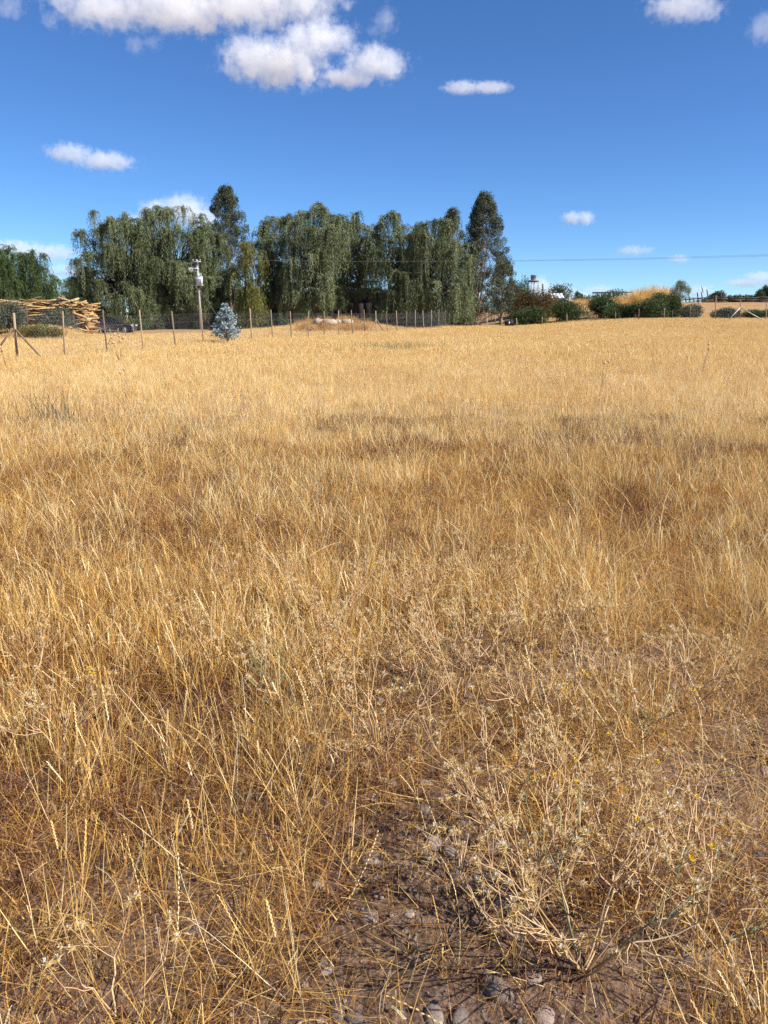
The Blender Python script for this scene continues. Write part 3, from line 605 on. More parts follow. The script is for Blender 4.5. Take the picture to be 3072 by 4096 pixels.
# ------------------------------------------------------------------ wire fence on the left, its posts and braces
A_, B_, C_ = 53 * 12.9, 2753.0, 12.9
lf = []
for n in range(0, 27):
    Y = 30 + 2.326 * n; px = (A_ + B_ * n) / (C_ + n); x = gx(px, Y); lf.append((x, Y, gz(x, Y)))
fence = thing('wire_fence', 'long wire mesh fence on round wooden posts running away from the left', 'fence', lf[0])
for n, (x, y, z) in enumerate(lf):
    r = .05 if n == 0 else random.uniform(.031, .039); h = 1.80 + random.uniform(-.07, .08); lx = random.gauss(-.02, .035); 
    MB().tube([(x - lx, y, z - .3), (x, y, z + .6), (x + lx + random.gauss(0, .01), y, z + h)], [r * 1.05, r, r * .93], 8, random.random()).build('post', M['post'], fence, True)
def brace(n, dx, dy, zt=1.15, par=fence, r=.038):
    x, y, z = lf[n]; MB().tube([(x + dx * .04, y + dy * .04 - .05, z + zt), (x + dx, y + dy, gz(x + dx, y + dy) - .05)], [r, r * 1.1], 8, random.random()).build('brace', M['post'], par, True)
brace(0, 1.28, -.5); brace(0, -1.15, .1, 1.2)
brace(15, .75, 1.6); brace(15, -.6, -1.5)
P0, P1 = np.array(lf[0]), np.array(lf[-1])
for hh in (1.58, 1.2, .8, .4):
    MB().tube([np.array(p) + (0, -.05, hh) for p in lf], .0035, 3).build('wire', M['wire'], fence)
mesh = MB(); L_ = np.linalg.norm((P1 - P0)[:2]); step = .16; H_ = 1.55
ly = np.array([p[1] for p in lf]); 
def fpt(d, h):
    t = np.clip(d / L_, 0, 1) * (len(lf) - 1); i = min(int(t), len(lf) - 2); a = np.array(lf[i]); b = np.array(lf[i + 1]); q = a + (b - a) * (t - i); q[2] += h; q[1] -= .046; return q
for d in np.arange(-H_, L_, step):
    for s in (1, -1):
        d0, d1 = (d, d + H_) if s > 0 else (d + H_, d); h0, h1 = 0, H_
        if d < 0: continue
        if d + H_ > L_: continue
        mesh.tube([fpt(d0, .02), fpt(d1, H_)], .0018, 3, cap=False)
mo = mesh.build('netting', M['wire'], fence); mo['kind'] = 'stuff'

# ------------------------------------------------------------------ right-hand fence
rf = thing('post_fence', 'thin wooden post fence in front of the bramble hedge', 'fence', base(2169, 103))
rp = [(2169, 1267), (2268, 1258), (2366, 1248), (2462, 1247), (2556, 1234), (2658, 1232), (2760, 1219), (2864, 1181), (2962, 1202), (3066, 1212)]
rpos = []
for px, ty in rp:
    Y = 100 - (px - 2169) * (28 / 890); b = base(px, Y); top = at(px, ty, Y); rpos.append((b, top))
    MB().tube([b - Vector((0, 0, .3)), b.lerp(top, .5) + Vector((random.gauss(0, .015), 0, 0)), top], [.045, .042, .04], 7, random.uniform(.0, .8)).build('post', M['post'], rf, True)
b, top = rpos[8]
for dx in (2.1, -1.3): MB().tube([b.lerp(top, .66), Vector((b.x + dx, b.y - .3, gz(b.x + dx, b.y - .3)))], .05, 7, .7).build('brace', M['pole'], rf, True)
for hh in (.35, .7, .95): MB().tube([p[0] + Vector((0, -.06, hh)) for p in rpos], .004, 3).build('wire', M['wire'], rf)
for px, ty, Y in ((2266, 1253, 104), (2540, 1254, 101), (2690, 1240, 99), (2790, 1236, 97), (2851, 1240, 95)):
    b = base(px, Y); MB().tube([b - Vector((0, 0, .2)), at(px, ty, Y)], [.06, .05], 7, .4).build('post', M['darkwood'], rf, True)

# ------------------------------------------------------------------ utility pole, transformer, cables
Yp = 83; pb = base(823, Yp); ptop = at(786, 1040, Yp); 
ptop = Vector((at(788, 1040, Yp).x, Yp, ptop.z)); pb = Vector((at(803, 1290, Yp).x, Yp, gz(at(803, 1290, Yp).x, Yp)))
up = thing('utility_pole', 'leaning grey utility pole carrying a transformer before the willows', 'pole', pb)
def on(t): return pb.lerp(ptop, t)
MB().tube([pb - Vector((0, 0, .4)), on(.5), ptop], [.125, .11, .085], 10).build('mast', M['pole'], up, True)
def tz(py): return (at(790, py, Yp).z - pb.z) / (ptop.z - pb.z)
c = on(tz(1047)) + Vector((0, -.2, 0)); MB().box(c, (.86, .10, .11)).build('crossarm', M['pole'], up)
for dx in (-.36, 0, .36):
    MB().tube([c + Vector((dx, 0, .06)), c + Vector((dx, 0, .13)), c + Vector((dx, 0, .18)), c + Vector((dx, 0, .24))], [.025, .05, .04, .045], 8).build('insulator', M['ceramic'], up, True)
c2 = on(tz(1074)) + Vector((-.30, -.2, 0)); MB().box(c2, (1.0, .08, .08)).build('crossarm', M['gmetal'], up)
for dx in (-.46, -.32, -.18):
    q = c2 + Vector((dx, -.08, 0)); MB().tube([q + Vector((-.06, 0, .10)), q + Vector((.07, 0, -.34))], [.035, .03], 7).build('fuse', M['ceramic'], up, True)
tb = at(802, 1124, Yp) + Vector((0, -.45, 0)); 
T_ = MB().box(tb, (.60, .5, .78)).build('transformer', M['gmetal'], up)
MB().box(tb + Vector((0, 0, .415)), (.66, .56, .05)).build('lid', M['gmetal'], T_)
for k in range(4): MB().box(tb + Vector((.02 + .075 * k, -.29, -.02)), (.025, .08, .56)).build('cooling_fin', M['gmetal'], T_)
for dx in (-.14, .02, .18): MB().tube([tb + Vector((dx, 0, .44)), tb + Vector((dx, 0, .56)), tb + Vector((dx, 0, .78))], [.035, .045, .025], 8).build('bushing', M['ceramic'], T_, True)
MB().box(tb + Vector((-.1, .12, -.44)), (.85, .4, .07)).build('bracket', M['gmetal'], up)
MB().tube([on(tz(1148) - .012), on(tz(1148) + .03)], .14, 10).build('clamp', M['dark'], up, True)
ge = at(905, 1290, Yp - 2); ge.z = gz(ge.x, ge.y); MB().tube([on(tz(1150)), ge], .014, 5).build('guy_wire', M['cable'], up)
for k, (dx, pl, pr_) in enumerate(((-.36, (190, 1093), (3150, 1003)), (0, (190, 1088), (3150, 1000)), (.36, (190, 1084), (3150, 996)))):
    a = c + Vector((dx, 0, .24)); l = at(pl[0], pl[1], 103); r = at(pr_[0], pr_[1], 64); ll = a + (l - a) * 1.7
    cb = thing('power_cable', ('front overhead cable running from the utility pole', 'middle overhead cable running from the utility pole', 'rear overhead cable running from the utility pole')[k], 'cable', a, 'overhead cables')
    for nm, e, sg in (('left_span', ll, .35), ('right_span', r + (r - a) * .25, .55)):
        t = np.linspace(0, 1, 24); p = np.array(tuple(a)) + (np.array(tuple(e)) - np.array(tuple(a))) * t[:, None]; p[:, 2] -= sg * 4 * t * (1 - t)
        MB().tube(p, .0055, 4).build('span', M['cable'], cb)

# ------------------------------------------------------------------ lumber pile of sawmill slabs
lp = thing('lumber_pile', 'long heap of loose orange sawmill slabs at the left', 'lumber pile', base(190, 63))
YL = 63.0
sl_ = [MB().box((0, 0, 0), (1, U(.10, .19), U(.035, .07)), None, tt, .9).mesh(M['slab']) for tt in (.05, .2, .35, .5, .6, .7, .8, .9, 1.0) for _ in range(2)]
def pile_top(px): return float(np.interp(px, [-150, 40, 120, 300, 340, 385, 400], [1210, 1204, 1203, 1201, 1210, 1242, 1262]))
cnt = 0
def slab_at(px, depth, frac):
    ztop = at(px, pile_top(px), YL).z; x = gx(px, YL) ; zb = gz(x, YL); return Vector((x, YL - .6 + depth, zb + (ztop - zb) * frac))
for k in range(296):
    px = U(-90, 352); f = 1 - U(0, 1) ** 1.6 * .75; dpt = U(-.5, .5) * (1 - f) * 1.2 - .8 * (1 - f) + U(0, .4)
    p = slab_at(px, dpt, f); jumble = px > 250
    rot = (G(0, .5), G(0, .10) if not jumble else G(.18, .25), G(0, .12) if not jumble else G(0, .5))
    put('slab', sl_[random.randrange(len(sl_))], lp, p, rot, (U(1.2, 3.0) * (.55 if jumble else 1), 1, 1)); cnt += 1
core = MB()
for k in range(900):
    px = U(-140, 345); f = U(0, .97); dpt = U(0, 2.6) - .8 * (1 - f); p = slab_at(px, dpt + .15, f * .97)
    core.box(p, (U(1.0, 2.2), U(.1, .2), U(.04, .09)), euler(G(0, .5), G(0, .12), G(0, .2)), U(0, .9))
co = core.build('buried_slabs', M['slab'], lp); co['kind'] = 'stuff'
tl = base(130, 60); tb_ = thing('timber_beam', 'orange squared timber lying under the lumber heap', 'timber', tl)
MB().box(tl + Vector((0, 0, .55)), (1.6, .3, .42), None, .45).build('beam', M['slab'], tb_)
for dx in (-.5, .5): MB().box(tl + Vector((dx, 0, .17)), (.15, .5, .34), None, .2).build('bearer', M['slab'], tb_)
for px, ty, Y, lab in ((72, 1222, 58, 'thin post left of the orange timber'), (105, 1218, 58, 'thin dark post right of the orange timber'), (292, 1240, 62, 'black post left of the parked car'), (343, 1243, 63, 'black post directly above the parked car')):
    b = base(px, Y); p = thing('standing_post', lab, 'post', b, 'posts before the lumber pile'); MB().tube([b - Vector((0, 0, .2)), at(px, ty, Y)], [.05, .045], 7).build('shaft', M['darkwood'], p, True)
# sawn timber stacks seen beneath the crowns
for px, y0, y1, Y, wm, lab in ((600, 1198, 1262, 97, 1.7, 'stack of sawn timber seen under the leftmost tall willow'), (728, 1222, 1262, 97, 1.2, 'small stack of pale timber left of the utility pole'), (812, 1212, 1248, 97, 1.3, 'stack of yellow timber just right of the utility pole')):
    x = gx(px, Y); b = Vector((x, Y, gz(x, Y))); s = thing('timber_stack', lab, 'timber stack', b, 'sawn timber stacks'); zt = at(px, y0, Y).z - b.z; n = int(zt / .17)
    me = [MB().box((0, 0, 0), (wm, .26, .14), None, q).mesh(M['slab']) for q in (.5, .65, .8, .95)]
    for k in range(n):
        for j in range(3): put('board', me[random.randrange(4)], s, b + Vector((G(0, .05), j * .3 - .3, .09 + k * .17)), (0, 0, G(0, .02)))

# ------------------------------------------------------------------ parked car
def car():
    Y = 75.0; x0, x1 = gx(368, Y), gx(532, Y); cxm = (x0 + x1) / 2; L = 4.1; g = gz(cxm, Y)
    o = Vector((cxm, Y, g)); root = thing('parked_car', 'dark blue grey hatchback parked beneath the leftmost tall willow', 'car', o)
    prof = [(-2.02, .32), (-2.05, .62), (-1.98, .86), (-1.86, .94), (.72, .96), (1.25, .90), (1.85, .78), (2.03, .66), (2.06, .38), (1.98, .26), (-1.95, .24)]
    cab = [(-1.90, .93), (-1.62, 1.36), (-1.35, 1.46), (-.3, 1.50), (.10, 1.44), (.80, .95)]
    def loft(pr, w0, w1, zb, zt, n):
        mb = MB(); pr = np.array(pr); k = len(pr); rows = []
        ts = np.linspace(-1, 1, n)
        for t in ts:
            ww = w0 + (w1 - w0) * np.clip((pr[:, 1] - zb) / (zt - zb), 0, 1); e = 1 - .04 * abs(t) ** 6
            rows.append(np.stack([o.x + pr[:, 0] * e, o.y + t * ww, o.z + zb + (pr[:, 1] - zb) * (1 - .02 * abs(t) ** 4)], -1))
        V = np.array(rows).reshape(-1, 3); Q = [(i * k + j, i * k + (j + 1) % k, (i + 1) * k + (j + 1) % k, (i + 1) * k + j) for i in range(n - 1) for j in range(k)]
        T = [(0, j, j + 1) for j in range(1, k - 1)] + [((n - 1) * k, (n - 1) * k + j + 1, (n - 1) * k + j) for j in range(1, k - 1)]
        return mb.add(V, Q, T)
    loft(prof, .84, .80, .24, .96, 7).build('body', M['carpaint'], root)
    loft(cab, .76, .60, .93, 1.5, 7).build('cabin', M['carpaint'], root)
    for s in (-1, 1):
        for q in ([(-1.60, 1.0), (-1.42, 1.36), (-.78, 1.40), (-.78, 1.0)], [(-.70, 1.0), (-.70, 1.40), (-.22, 1.41), (.05, 1.36), (.55, 1.0)]):
            V = [(o.x + a, o.y + s * (.765 - (.765 - .605) * (b - .93) / .57 + .006), o.z + b) for a, b in q]; n = len(q)
            Vb = [(v[0], v[1] - s * .02, v[2]) for v in V]
            MB().add(V + Vb, [(i, (i + 1) % n, n + (i + 1) % n, n + i) for i in range(n)], [(0, j, j + 1) for j in range(1, n - 1)]).build('side_window', M['glass'], root)
        w_ = MB(); 
    MB().add([(o.x + .84, o.y - .60, o.z + .96), (o.x + .84, o.y + .60, o.z + .96), (o.x + .15, o.y + .52, o.z + 1.42), (o.x + .15, o.y - .52, o.z + 1.42)], [(0, 1, 2, 3)]).build('windscreen', M['glass'], root)
    MB().add([(o.x - 1.90, o.y - .58, o.z + .98), (o.x - 1.90, o.y + .58, o.z + .98), (o.x - 1.66, o.y + .52, o.z + 1.34), (o.x - 1.66, o.y - .52, o.z + 1.34)], [(0, 3, 2, 1)]).build('rear_window', M['glass'], root)
    for wx in (-1.25, 1.28):
        for s in (-1, 1):
            c = o + Vector((wx, s * .78, .30)); wh = MB().tube([c - Vector((0, .1, 0)), c - Vector((0, .08, 0)), c + Vector((0, .08, 0)), c + Vector((0, .1, 0))], [.26, .30, .30, .26], 20).build('wheel', M['rubber'], root, True)
            MB().tube([c + Vector((0, s * .09, 0)), c + Vector((0, s * .112, 0))], [.19, .17], 16).build('rim', M['rim'], wh)
    for s in (-1, 1):
        MB().box(o + Vector((1.93, s * .62, .68)), (.2, .3, .13)).build('headlight', M['lamp'], root)
        MB().box(o + Vector((-1.97, s * .68, .80)), (.1, .18, .24)).build('tail_light', M['redlamp'], root)
        MB().box(o + Vector((.52, s * .87, 1.0)), (.10, .16, .12)).build('mirror', M['carpaint'], root)
    MB().box(o + Vector((2.06, 0, .42)), (.05, 1.3, .14)).build('bumper', M['dark'], root)
    MB().box(o + Vector((-2.06, 0, .46)), (.05, 1.3, .16)).build('bumper', M['dark'], root)
    for dx in (-.74, .62): MB().box(o + Vector((dx, -.842, .60)), (.012, .012, .66)).build('door_seam', M['dark'], root)
    for dx in (-.9, .3): MB().box(o + Vector((dx - .2, -.85, .86)), (.16, .03, .03)).build('door_handle', M['dark'], root)
car()
for px, Y, h in ((365, 66, .8), (398, 66, .7), (436, 66, .7), (466, 67, .75), (497, 67, .8), (530, 68, 1.15), (320, 65, 1.0)):
    b = base(px, Y); p = thing('picket', {365: 'first short stake before the car from the left', 398: 'second short stake before the car', 436: 'third short stake before the car', 466: 'fourth short stake before the car', 497: 'fifth short stake before the car bonnet', 530: 'thicker stake beyond the car bonnet', 320: 'short stake left of the parked car'}[px], 'stake', b, 'stakes before the car')
    MB().tube([b - Vector((0, 0, .2)), b + Vector((G(0, .03), 0, h * .6)), b + Vector((G(0, .04), 0, h))], [.04, .036, .03], 6, .8).build('shaft', M['post'], p)

# ------------------------------------------------------------------ long dark shed behind the trees
sx0, sx1, Ys = gx(560, 108), gx(1870, 108), 108.0
shed = thing('long_shed', 'long dark shed hidden behind the willow trunks', 'shed', (0, Ys, 0))
zt = at(1500, 1166, Ys).z
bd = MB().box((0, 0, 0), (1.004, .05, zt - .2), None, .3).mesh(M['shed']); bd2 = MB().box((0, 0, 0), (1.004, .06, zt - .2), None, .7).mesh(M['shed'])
nb = int((sx1 - sx0) / 1.0)
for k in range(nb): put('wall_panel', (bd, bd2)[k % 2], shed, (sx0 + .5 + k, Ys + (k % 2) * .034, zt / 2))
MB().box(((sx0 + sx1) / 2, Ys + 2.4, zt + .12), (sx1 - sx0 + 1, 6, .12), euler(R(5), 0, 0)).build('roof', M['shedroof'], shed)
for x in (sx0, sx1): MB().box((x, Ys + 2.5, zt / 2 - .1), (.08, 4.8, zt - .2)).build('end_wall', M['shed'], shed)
# pale soil heap and rock by the fence
M['rubble'] = solid('pale_rubble', [(.25, (.24, .16, .095)), (.5, (.40, .30, .20)), (.75, (.54, .45, .35))], 4, .95, bump=.5)
for px, Y, s, lab in ((1275, 72.0, .42, 'leftmost pale rock on the mound behind the fence'), (1316, 71.5, .5, 'large pale rock on the mound behind the fence'), (1350, 72, .35, 'middle pale rock on the mound behind the fence'), (1388, 72, .45, 'rightmost pale rock on the mound behind the fence'), (1452, 72.5, .25, 'small pale rock beside the braced post'), (1746, 90, .5, 'pale boulder at the foot of the rightmost willow')):
    b = base(px, Y); o = MB().add(IV2 * (1 + .15 * G(size=(42, 1))) * (s * 1.4, s, s * .8) + np.array(tuple(b)) + (0, 0, s * .35), None, IF2, U(.4, .7)).build('rock', M['rubble'], None); tag(o, lab, 'rock', 'pale rocks')

# ------------------------------------------------------------------ water tank on its tower
Yt = 140.0; wt = thing('water_tower', 'wooden stilt tower carrying the grey water tank', 'tower', base(2132, Yt))
pz = at(2132, 1124, Yt).z; 
for px, py, dy in ((2116, 1126, 1), (2124, 1128, -1), (2140, 1128, 1), (2151, 1126, -1)):
    t_ = at(px, py, Yt); bx_ = gx(px + (-4 if px < 2132 else 4), Yt); MB().tube([(bx_, Yt + dy * .9, gz(bx_, Yt) - .2), (t_.x + .03, Yt + dy * .75, (pz + gz(bx_, Yt)) / 2), (t_.x, Yt + dy * .7, pz)], [.11, .10, .09], 7, .6).build('leg', M['pole'], wt, True)
xc = at(2133, 1124, Yt).x
for k in range(6): MB().box((xc, Yt - .85 + k * .34, pz + .06), (1.72, .30, .12), None, U(.3, .8)).build('plank', M['pole'], wt)
for s in (-1, 1): MB().box((xc, Yt + s * .75, pz - .08), (1.6, .14, .15)).build('beam', M['darkwood'], wt)
tk = thing('water_tank', 'grey plastic water tank with lid on the wooden tower', 'tank', (xc, Yt, pz + .12))
h0 = pz + .122; ht = at(2133, 1100, Yt).z - h0
MB().tube([(xc, Yt, h0), (xc, Yt, h0 + .04), (xc, Yt, h0 + ht * .85), (xc, Yt, h0 + ht * .86), (xc, Yt, h0 + ht * .95), (xc, Yt, h0 + ht * .96)], [.40, .42, .49, .53, .53, .47], 20).build('barrel', M['tank'], tk, True)
MB().tube([(xc, Yt, h0 + ht * .962), (xc, Yt, h0 + ht * 1.0), (xc, Yt, h0 + ht * 1.05)], [.44, .36, .18], 16).build('lid', M['tank'], tk, True)

# ------------------------------------------------------------------ white-roofed house, lean-to, gate, track fence, log rack, corral
def gable(name, label, cat, px, Y, w_, d_, eave_py, ridge_py, roofm, wallm, chimney=False, ang=0.0):
    b = base(px, Y); r = thing(name, label, cat, b); ze = at(px, eave_py, Y).z; zr = at(px, ridge_py, Y).z
    MB().box((b.x, b.y, (ze + b.z) / 2), (w_, d_, ze - b.z), rz(ang)).build('wall', wallm, r)
    R3 = rz(ang)
    sl2 = math.hypot(d_ / 2 + .3, zr - ze); th = math.atan2(zr - ze, d_ / 2 + .3)
    nsh = 4
    ro = None
    for s in (-1, 1):
        for k in range(nsh):
            c = np.array([(k - (nsh - 1) / 2) * (w_ + .5) / nsh, s * (d_ / 4 + .15), (zr + ze) / 2 - b.z + .05 + .004 * (k % 2)]); c = R3 @ c + np.array(tuple(b))
            MB().box(c, ((w_ + .5) / nsh + .02, sl2, .05), R3 @ euler(-s * th, 0, 0)).build('roof_sheet', roofm, r)
    for s in (-1, 1):
        V = [R3 @ np.array([s * w_ / 2 * .995, q * d_ / 2, 0]) + np.array([b.x, b.y, ze]) for q in (-1, 1)] + [np.array([b.x, b.y, zr - .02]) + R3 @ np.array([s * w_ / 2 * .995, 0, 0])]
        MB().add(V, None, [(0, 1, 2)]).build('gable', wallm, r)
    f = R3 @ np.array([0, -d_ / 2 - .03, 0]) + np.array(tuple(b))
    for dx in (-w_ * .28, w_ * .28):
        q = MB().box(f + R3 @ np.array([dx, 0, (ze - b.z) * .6]), (.9, .06, .8), R3).build('window', M['glass'], r); MB().box(f + R3 @ np.array([dx, -.05, (ze - b.z) * .6 - .45]), (1.1, .12, .08), R3).build('sill', M['white'], q)
    MB().box(f + R3 @ np.array([0, 0, 1.0]), (.9, .07, 2.0), R3).build('door', M['darkwood'], r)
    if chimney: MB().box(R3 @ np.array([-w_ * .46, .2, 0]) + np.array([b.x, b.y, zr + .0]), (.5, .5, 1.3)).build('chimney', M['redbrick'], r)
    return r
gable('house', 'small white roofed house with a brick chimney beyond the shrubs', 'house', 2216, 185, 2.6, 4.5, 1193, 1174, M['white'], M['white'], True, .0)
gable('shed', 'white painted shed half hidden behind the eucalyptus', 'shed', 2004, 150, 2.6, 3.0, 1212, 1202, M['dark'], M['white'], False, .35)
gb = base(2040, 102); gt = thing('gate', 'dark low gate with a white notice at the field edge', 'gate', gb)
MB().box(gb + Vector((0, 0, .48)), (1.25, .06, .82)).build('panel', M['dark'], gt)
for k in range(9): MB().tube([gb + Vector((-.6 + k * .15, -.05, .05)), gb + Vector((-.6 + k * .15, -.05, 1.0 + .06 * (k % 2)))], .02, 5).build('bar', M['dark'], gt)
MB().box(gb + Vector((-.08, -.09, .58)), (.16, .02, .28)).build('notice', M['white'], gt)
for dx, lx in ((.78, .06), (1.05, .28)):
    p_ = gb + Vector((dx, -.1, 0)); q = thing('gate_post', 'upright post right of the dark gate' if dx < 1 else 'leaning post right of the dark gate', 'post', p_, 'gate posts'); MB().tube([p_ - Vector((0, 0, .2)), p_ + Vector((-lx if dx > 1 else lx, 0, 1.15))], [.055, .05], 7, .7).build('shaft', M['post'], q, True)
tf = thing('track_fence', 'row of thin posts along the dirt track left of the gate', 'fence', base(1948, 104))
tpos = []
for px, ty, Y in ((1948, 1231, 104), (1966, 1238, 109), (1981, 1231, 115), (1995, 1228, 121), (2009, 1232, 127), (2015, 1238, 132)):
    b = base(px, Y); t_ = at(px, ty, Y); tpos.append(b); MB().tube([b - Vector((0, 0, .2)), t_], [.06 if px > 1950 else .1, .05], 7, .6).build('post', M['pole'], tf, True)
for hh in (.5, 1.0): MB().tube([p + Vector((0, -.07, hh)) for p in tpos], .006, 3).build('wire', M['wire'], tf)
for px, ty, Y, rr, lab in ((2171, 1135, 120, .11, 'tall bare pole right of the water tank'), (2021, 1152, 112, .06, 'thin pale pole in front of the eucalyptus thicket'), (2428, 1202, 106, .05, 'leaning thin stake above the hedge under the log rack')):
    b = base(px, Y); q = thing('bare_pole', lab, 'pole', b, 'bare poles'); MB().tube([b - Vector((0, 0, .2)), b.lerp(at(px, ty, Y), .5) + Vector((.03, 0, 0)), at(px, ty, Y)], [rr, rr, rr * .9], 8, .4).build('shaft', M['darkwood' if rr > .1 else 'pole'], q, True)
Yf = 132.0; fr = thing('log_rack', 'open log rack with one long horizontal beam on the slope', 'log rack', base(2450, Yf))
MB().tube([at(2370, 1171, Yf), at(2450, 1170, Yf), at(2532, 1169, Yf)], [.10, .11, .09], 8, .3).build('beam', M['darkwood'], fr, True)
for px in (2399, 2446, 2494):
    b = base(px, Yf); MB().tube([b - Vector((0, 0, .2)), at(px, 1171, Yf) - Vector((0, 0, .05))], [.09, .08], 7, .5).build('post', M['pole'], fr, True)
def rails(name, label, px0, px1, Y, tops, n_rail, z0y, z1y, m, extra=()):
    b = base(px0, Y); r = thing(name, label, 'corral', b)
    for px, ty in tops:
        q = base(px, Y); t_ = at(px + G(0, 1.5), ty, Y); MB().tube([q - Vector((0, 0, .2)), q.lerp(t_, .5), t_], [.09, .085, .07], 6, U(.2, .9)).build('post', M[m], r, True)
    for k in range(n_rail):
        py = z0y + (z1y - z0y) * k / (n_rail - 1); seg = np.linspace(px0, px1, 4)
        for a, c in zip(seg[:-1], seg[1:]):
            MB().tube([at(a - 5, py + G(0, 2), Y - .12), at(c + 5, py + G(0, 2), Y - .12)], [.075, .06], 6, U(.1, .9)).build('rail', M[m], r, True)
    for pa, pc in extra: MB().tube([at(*pa, Y - .3), at(*pc, Y - .3)], [.06, .045], 6, U(.2, .8)).build('stake', M[m], r, True)
rails('corral', 'rail corral of rough poles on the slope at the right', 2735, 2905, 128, [(2740, 1188), (2755, 1172), (2772, 1190), (2788, 1170), (2806, 1168), (2830, 1158), (2850, 1182), (2868, 1184), (2882, 1165), (2893, 1178)], 5, 1190, 1213, 'darkwood', (((2890, 1212), (2907, 1172)), ((2884, 1205), (2897, 1162)), ((2812, 1170), (2806, 1142))))
rails('log_pen', 'dark log pen at the right edge', 2920, 3085, 129, [(2922, 1178), (2945, 1192), (2965, 1190), (2985, 1176), (3012, 1182), (3035, 1190), (3060, 1192), (3080, 1190)], 6, 1192, 1218, 'darkwood')
vp = thing('vineyard_posts', 'row of thin posts on the dirt slope left of the log rack', 'fence', base(2250, 128))
for k, px in enumerate((2246, 2258, 2270, 2283, 2296, 2314, 2328)):
    b = base(px, 128 + k); MB().tube([b - Vector((0, 0, .2)), b + Vector((G(0, .05), 0, U(1.3, 2.0)))], [.055, .045], 6, U(.2, .9)).build('post', M['darkwood'], vp, True)
# reeds: tall dry grass on top of the slope
n = 90; r = .9 * np.sqrt(U(0, 1, n)); a = U(0, 6.28, n)
for v in range(4):
    Vv, Q, t_, P = ribbons(n, .9 * np.sqrt(U(0, 1, n)) * np.cos(a), .9 * np.sqrt(U(0, 1, n)) * np.sin(a), U(.6, 1.9, n), np.abs(G(.12, .15, n)), U(0, .5, n), U(.02, .035, n), 4, wob=.05, tint=U(0, .7, n)); proto('reed', MB().add(Vv, Q, None, t_).mesh(M['straw']))
k = 420; px = U(2280, 2700, k); Yk = U(122, 136, k); x = gx(px, Yk); hgt = np.interp(px, [2280, 2400, 2480, 2590, 2680, 2720], [.35, .4, .6, 1.3, 1.0, .4])
scatter('dry_reeds', 'tall orange dry reeds on the slope behind the brambles', None, 'reed', x, Yk, hgt * U(.35, 1.15, k) * (.55 + .9 * fbm(x * .7, Yk * .5, 2)), U(.1, .4, k), .08)
k = 260; px = U(1180, 1480, k); Yk = U(68, 79, k); x = gx(px, Yk)
scatter('mound_grass', 'orange dry grass on the mound behind the fence', None, 'reed', x, Yk, U(.18, .42, k), U(-.2, .1, k), .1)

# ------------------------------------------------------------------ star thistles near the camera
M['stem'] = leafy('thistle_stem', [(0, (.38, .21, .10)), (.5, (.58, .36, .18)), (1, (.74, .52, .30))], .1, .7)
M['gstem'] = leafy('green_thistle_stem', [(0, (.10, .13, .06)), (.5, (.22, .24, .12)), (1, (.40, .38, .2))], .1, .7)
M['spine'] = leafy('thistle_spine', [(0, (.55, .33, .10)), (.5, (.78, .54, .20)), (1, (.92, .75, .42))], .35, .5)
M['tuft'] = leafy('thistle_down', [(0, (.62, .52, .36)), (1, (.88, .80, .64))], .3, .6)
M['petal'] = leafy('thistle_petal', [(0, (.70, .40, .005)), (1, (.85, .60, .01))], .3, .6)
def head_mesh(kind):
    V = []; Tt = []; mi = []; ti = []
    def tri(a, b, c, m, t_): k = len(V); V.extend([a, b, c]); Tt.append((k, k + 1, k + 2)); mi.append(m); ti.extend([t_] * 3)
    zs_ = [0, .003, .008, .012]; rs = [.0015, .0048, .0052, .0026]; k = 6; th = np.arange(k) * 2 * np.pi / k
    rings = [np.stack([r * np.cos(th), r * np.sin(th), np.full(k, z)], -1) for r, z in zip(rs, zs_)]
    for a, b in zip(rings[:-1], rings[1:]):
        for j in range(k): j2 = (j + 1) % k; tri(a[j], a[j2], b[j2], 0, .2); tri(a[j], b[j2], b[j], 0, .3)
    for j in range(15):
        az = U(0, 6.28); el = U(-.35, .95); L = U(.012, .023); d = np.array([math.cos(az) * math.cos(el), math.sin(az) * math.cos(el), math.sin(el)])
        o = np.array([0, 0, U(.004, .010)]) + d * (.003, .003, 0); s = np.cross(d, [0, 0, 1.]); s /= np.linalg.norm(s); u = np.cross(s, d); t_ = U(.3, 1)
        tip = o + d * L
        for p, q in ((s, u), (u, -s), (-s, -u), (-u, s)): tri(o + p * .0010, o + q * .0010, tip, 0, t_)
    nt_ = 12 if kind else 0
    for j in range(nt_):
        az = j / nt_ * 6.28 + U(-.2, .2); fl = U(.25, .75) if kind == 1 else U(.3, 1.2); L = U(.005, .010) if kind == 1 else U(.008, .013)
        d = np.array([math.cos(az) * math.sin(fl), math.sin(az) * math.sin(fl), math.cos(fl)]); o = np.array([math.cos(az) * .0022, math.sin(az) * .0022, .0115]); s = np.cross(d, [0, 0, 1.]); s /= np.linalg.norm(s) + 1e-9
        w_ = .0011 if kind == 1 else .0028; tri(o, o + d * L + s * w_, o + d * L - s * w_, 1, U(.3, 1))
    if kind == 2:
        for j in range(8):
            az = U(0, 6.28); tri(np.array([0, 0, .011]), np.array([math.cos(az) * .003, math.sin(az) * .003, .019]), np.array([math.cos(az + .7) * .003, math.sin(az + .7) * .003, .019]), 1, .9)
    return mesh_from(np.array(V), None, Tt, False, ti, [M['spine'], M['tuft' if kind == 1 else 'petal']], mi)
H_dry = [head_mesh(1) for _ in range(5)]; H_bare = [head_mesh(0) for _ in range(2)]; H_yel = [head_mesh(2) for _ in range(2)]
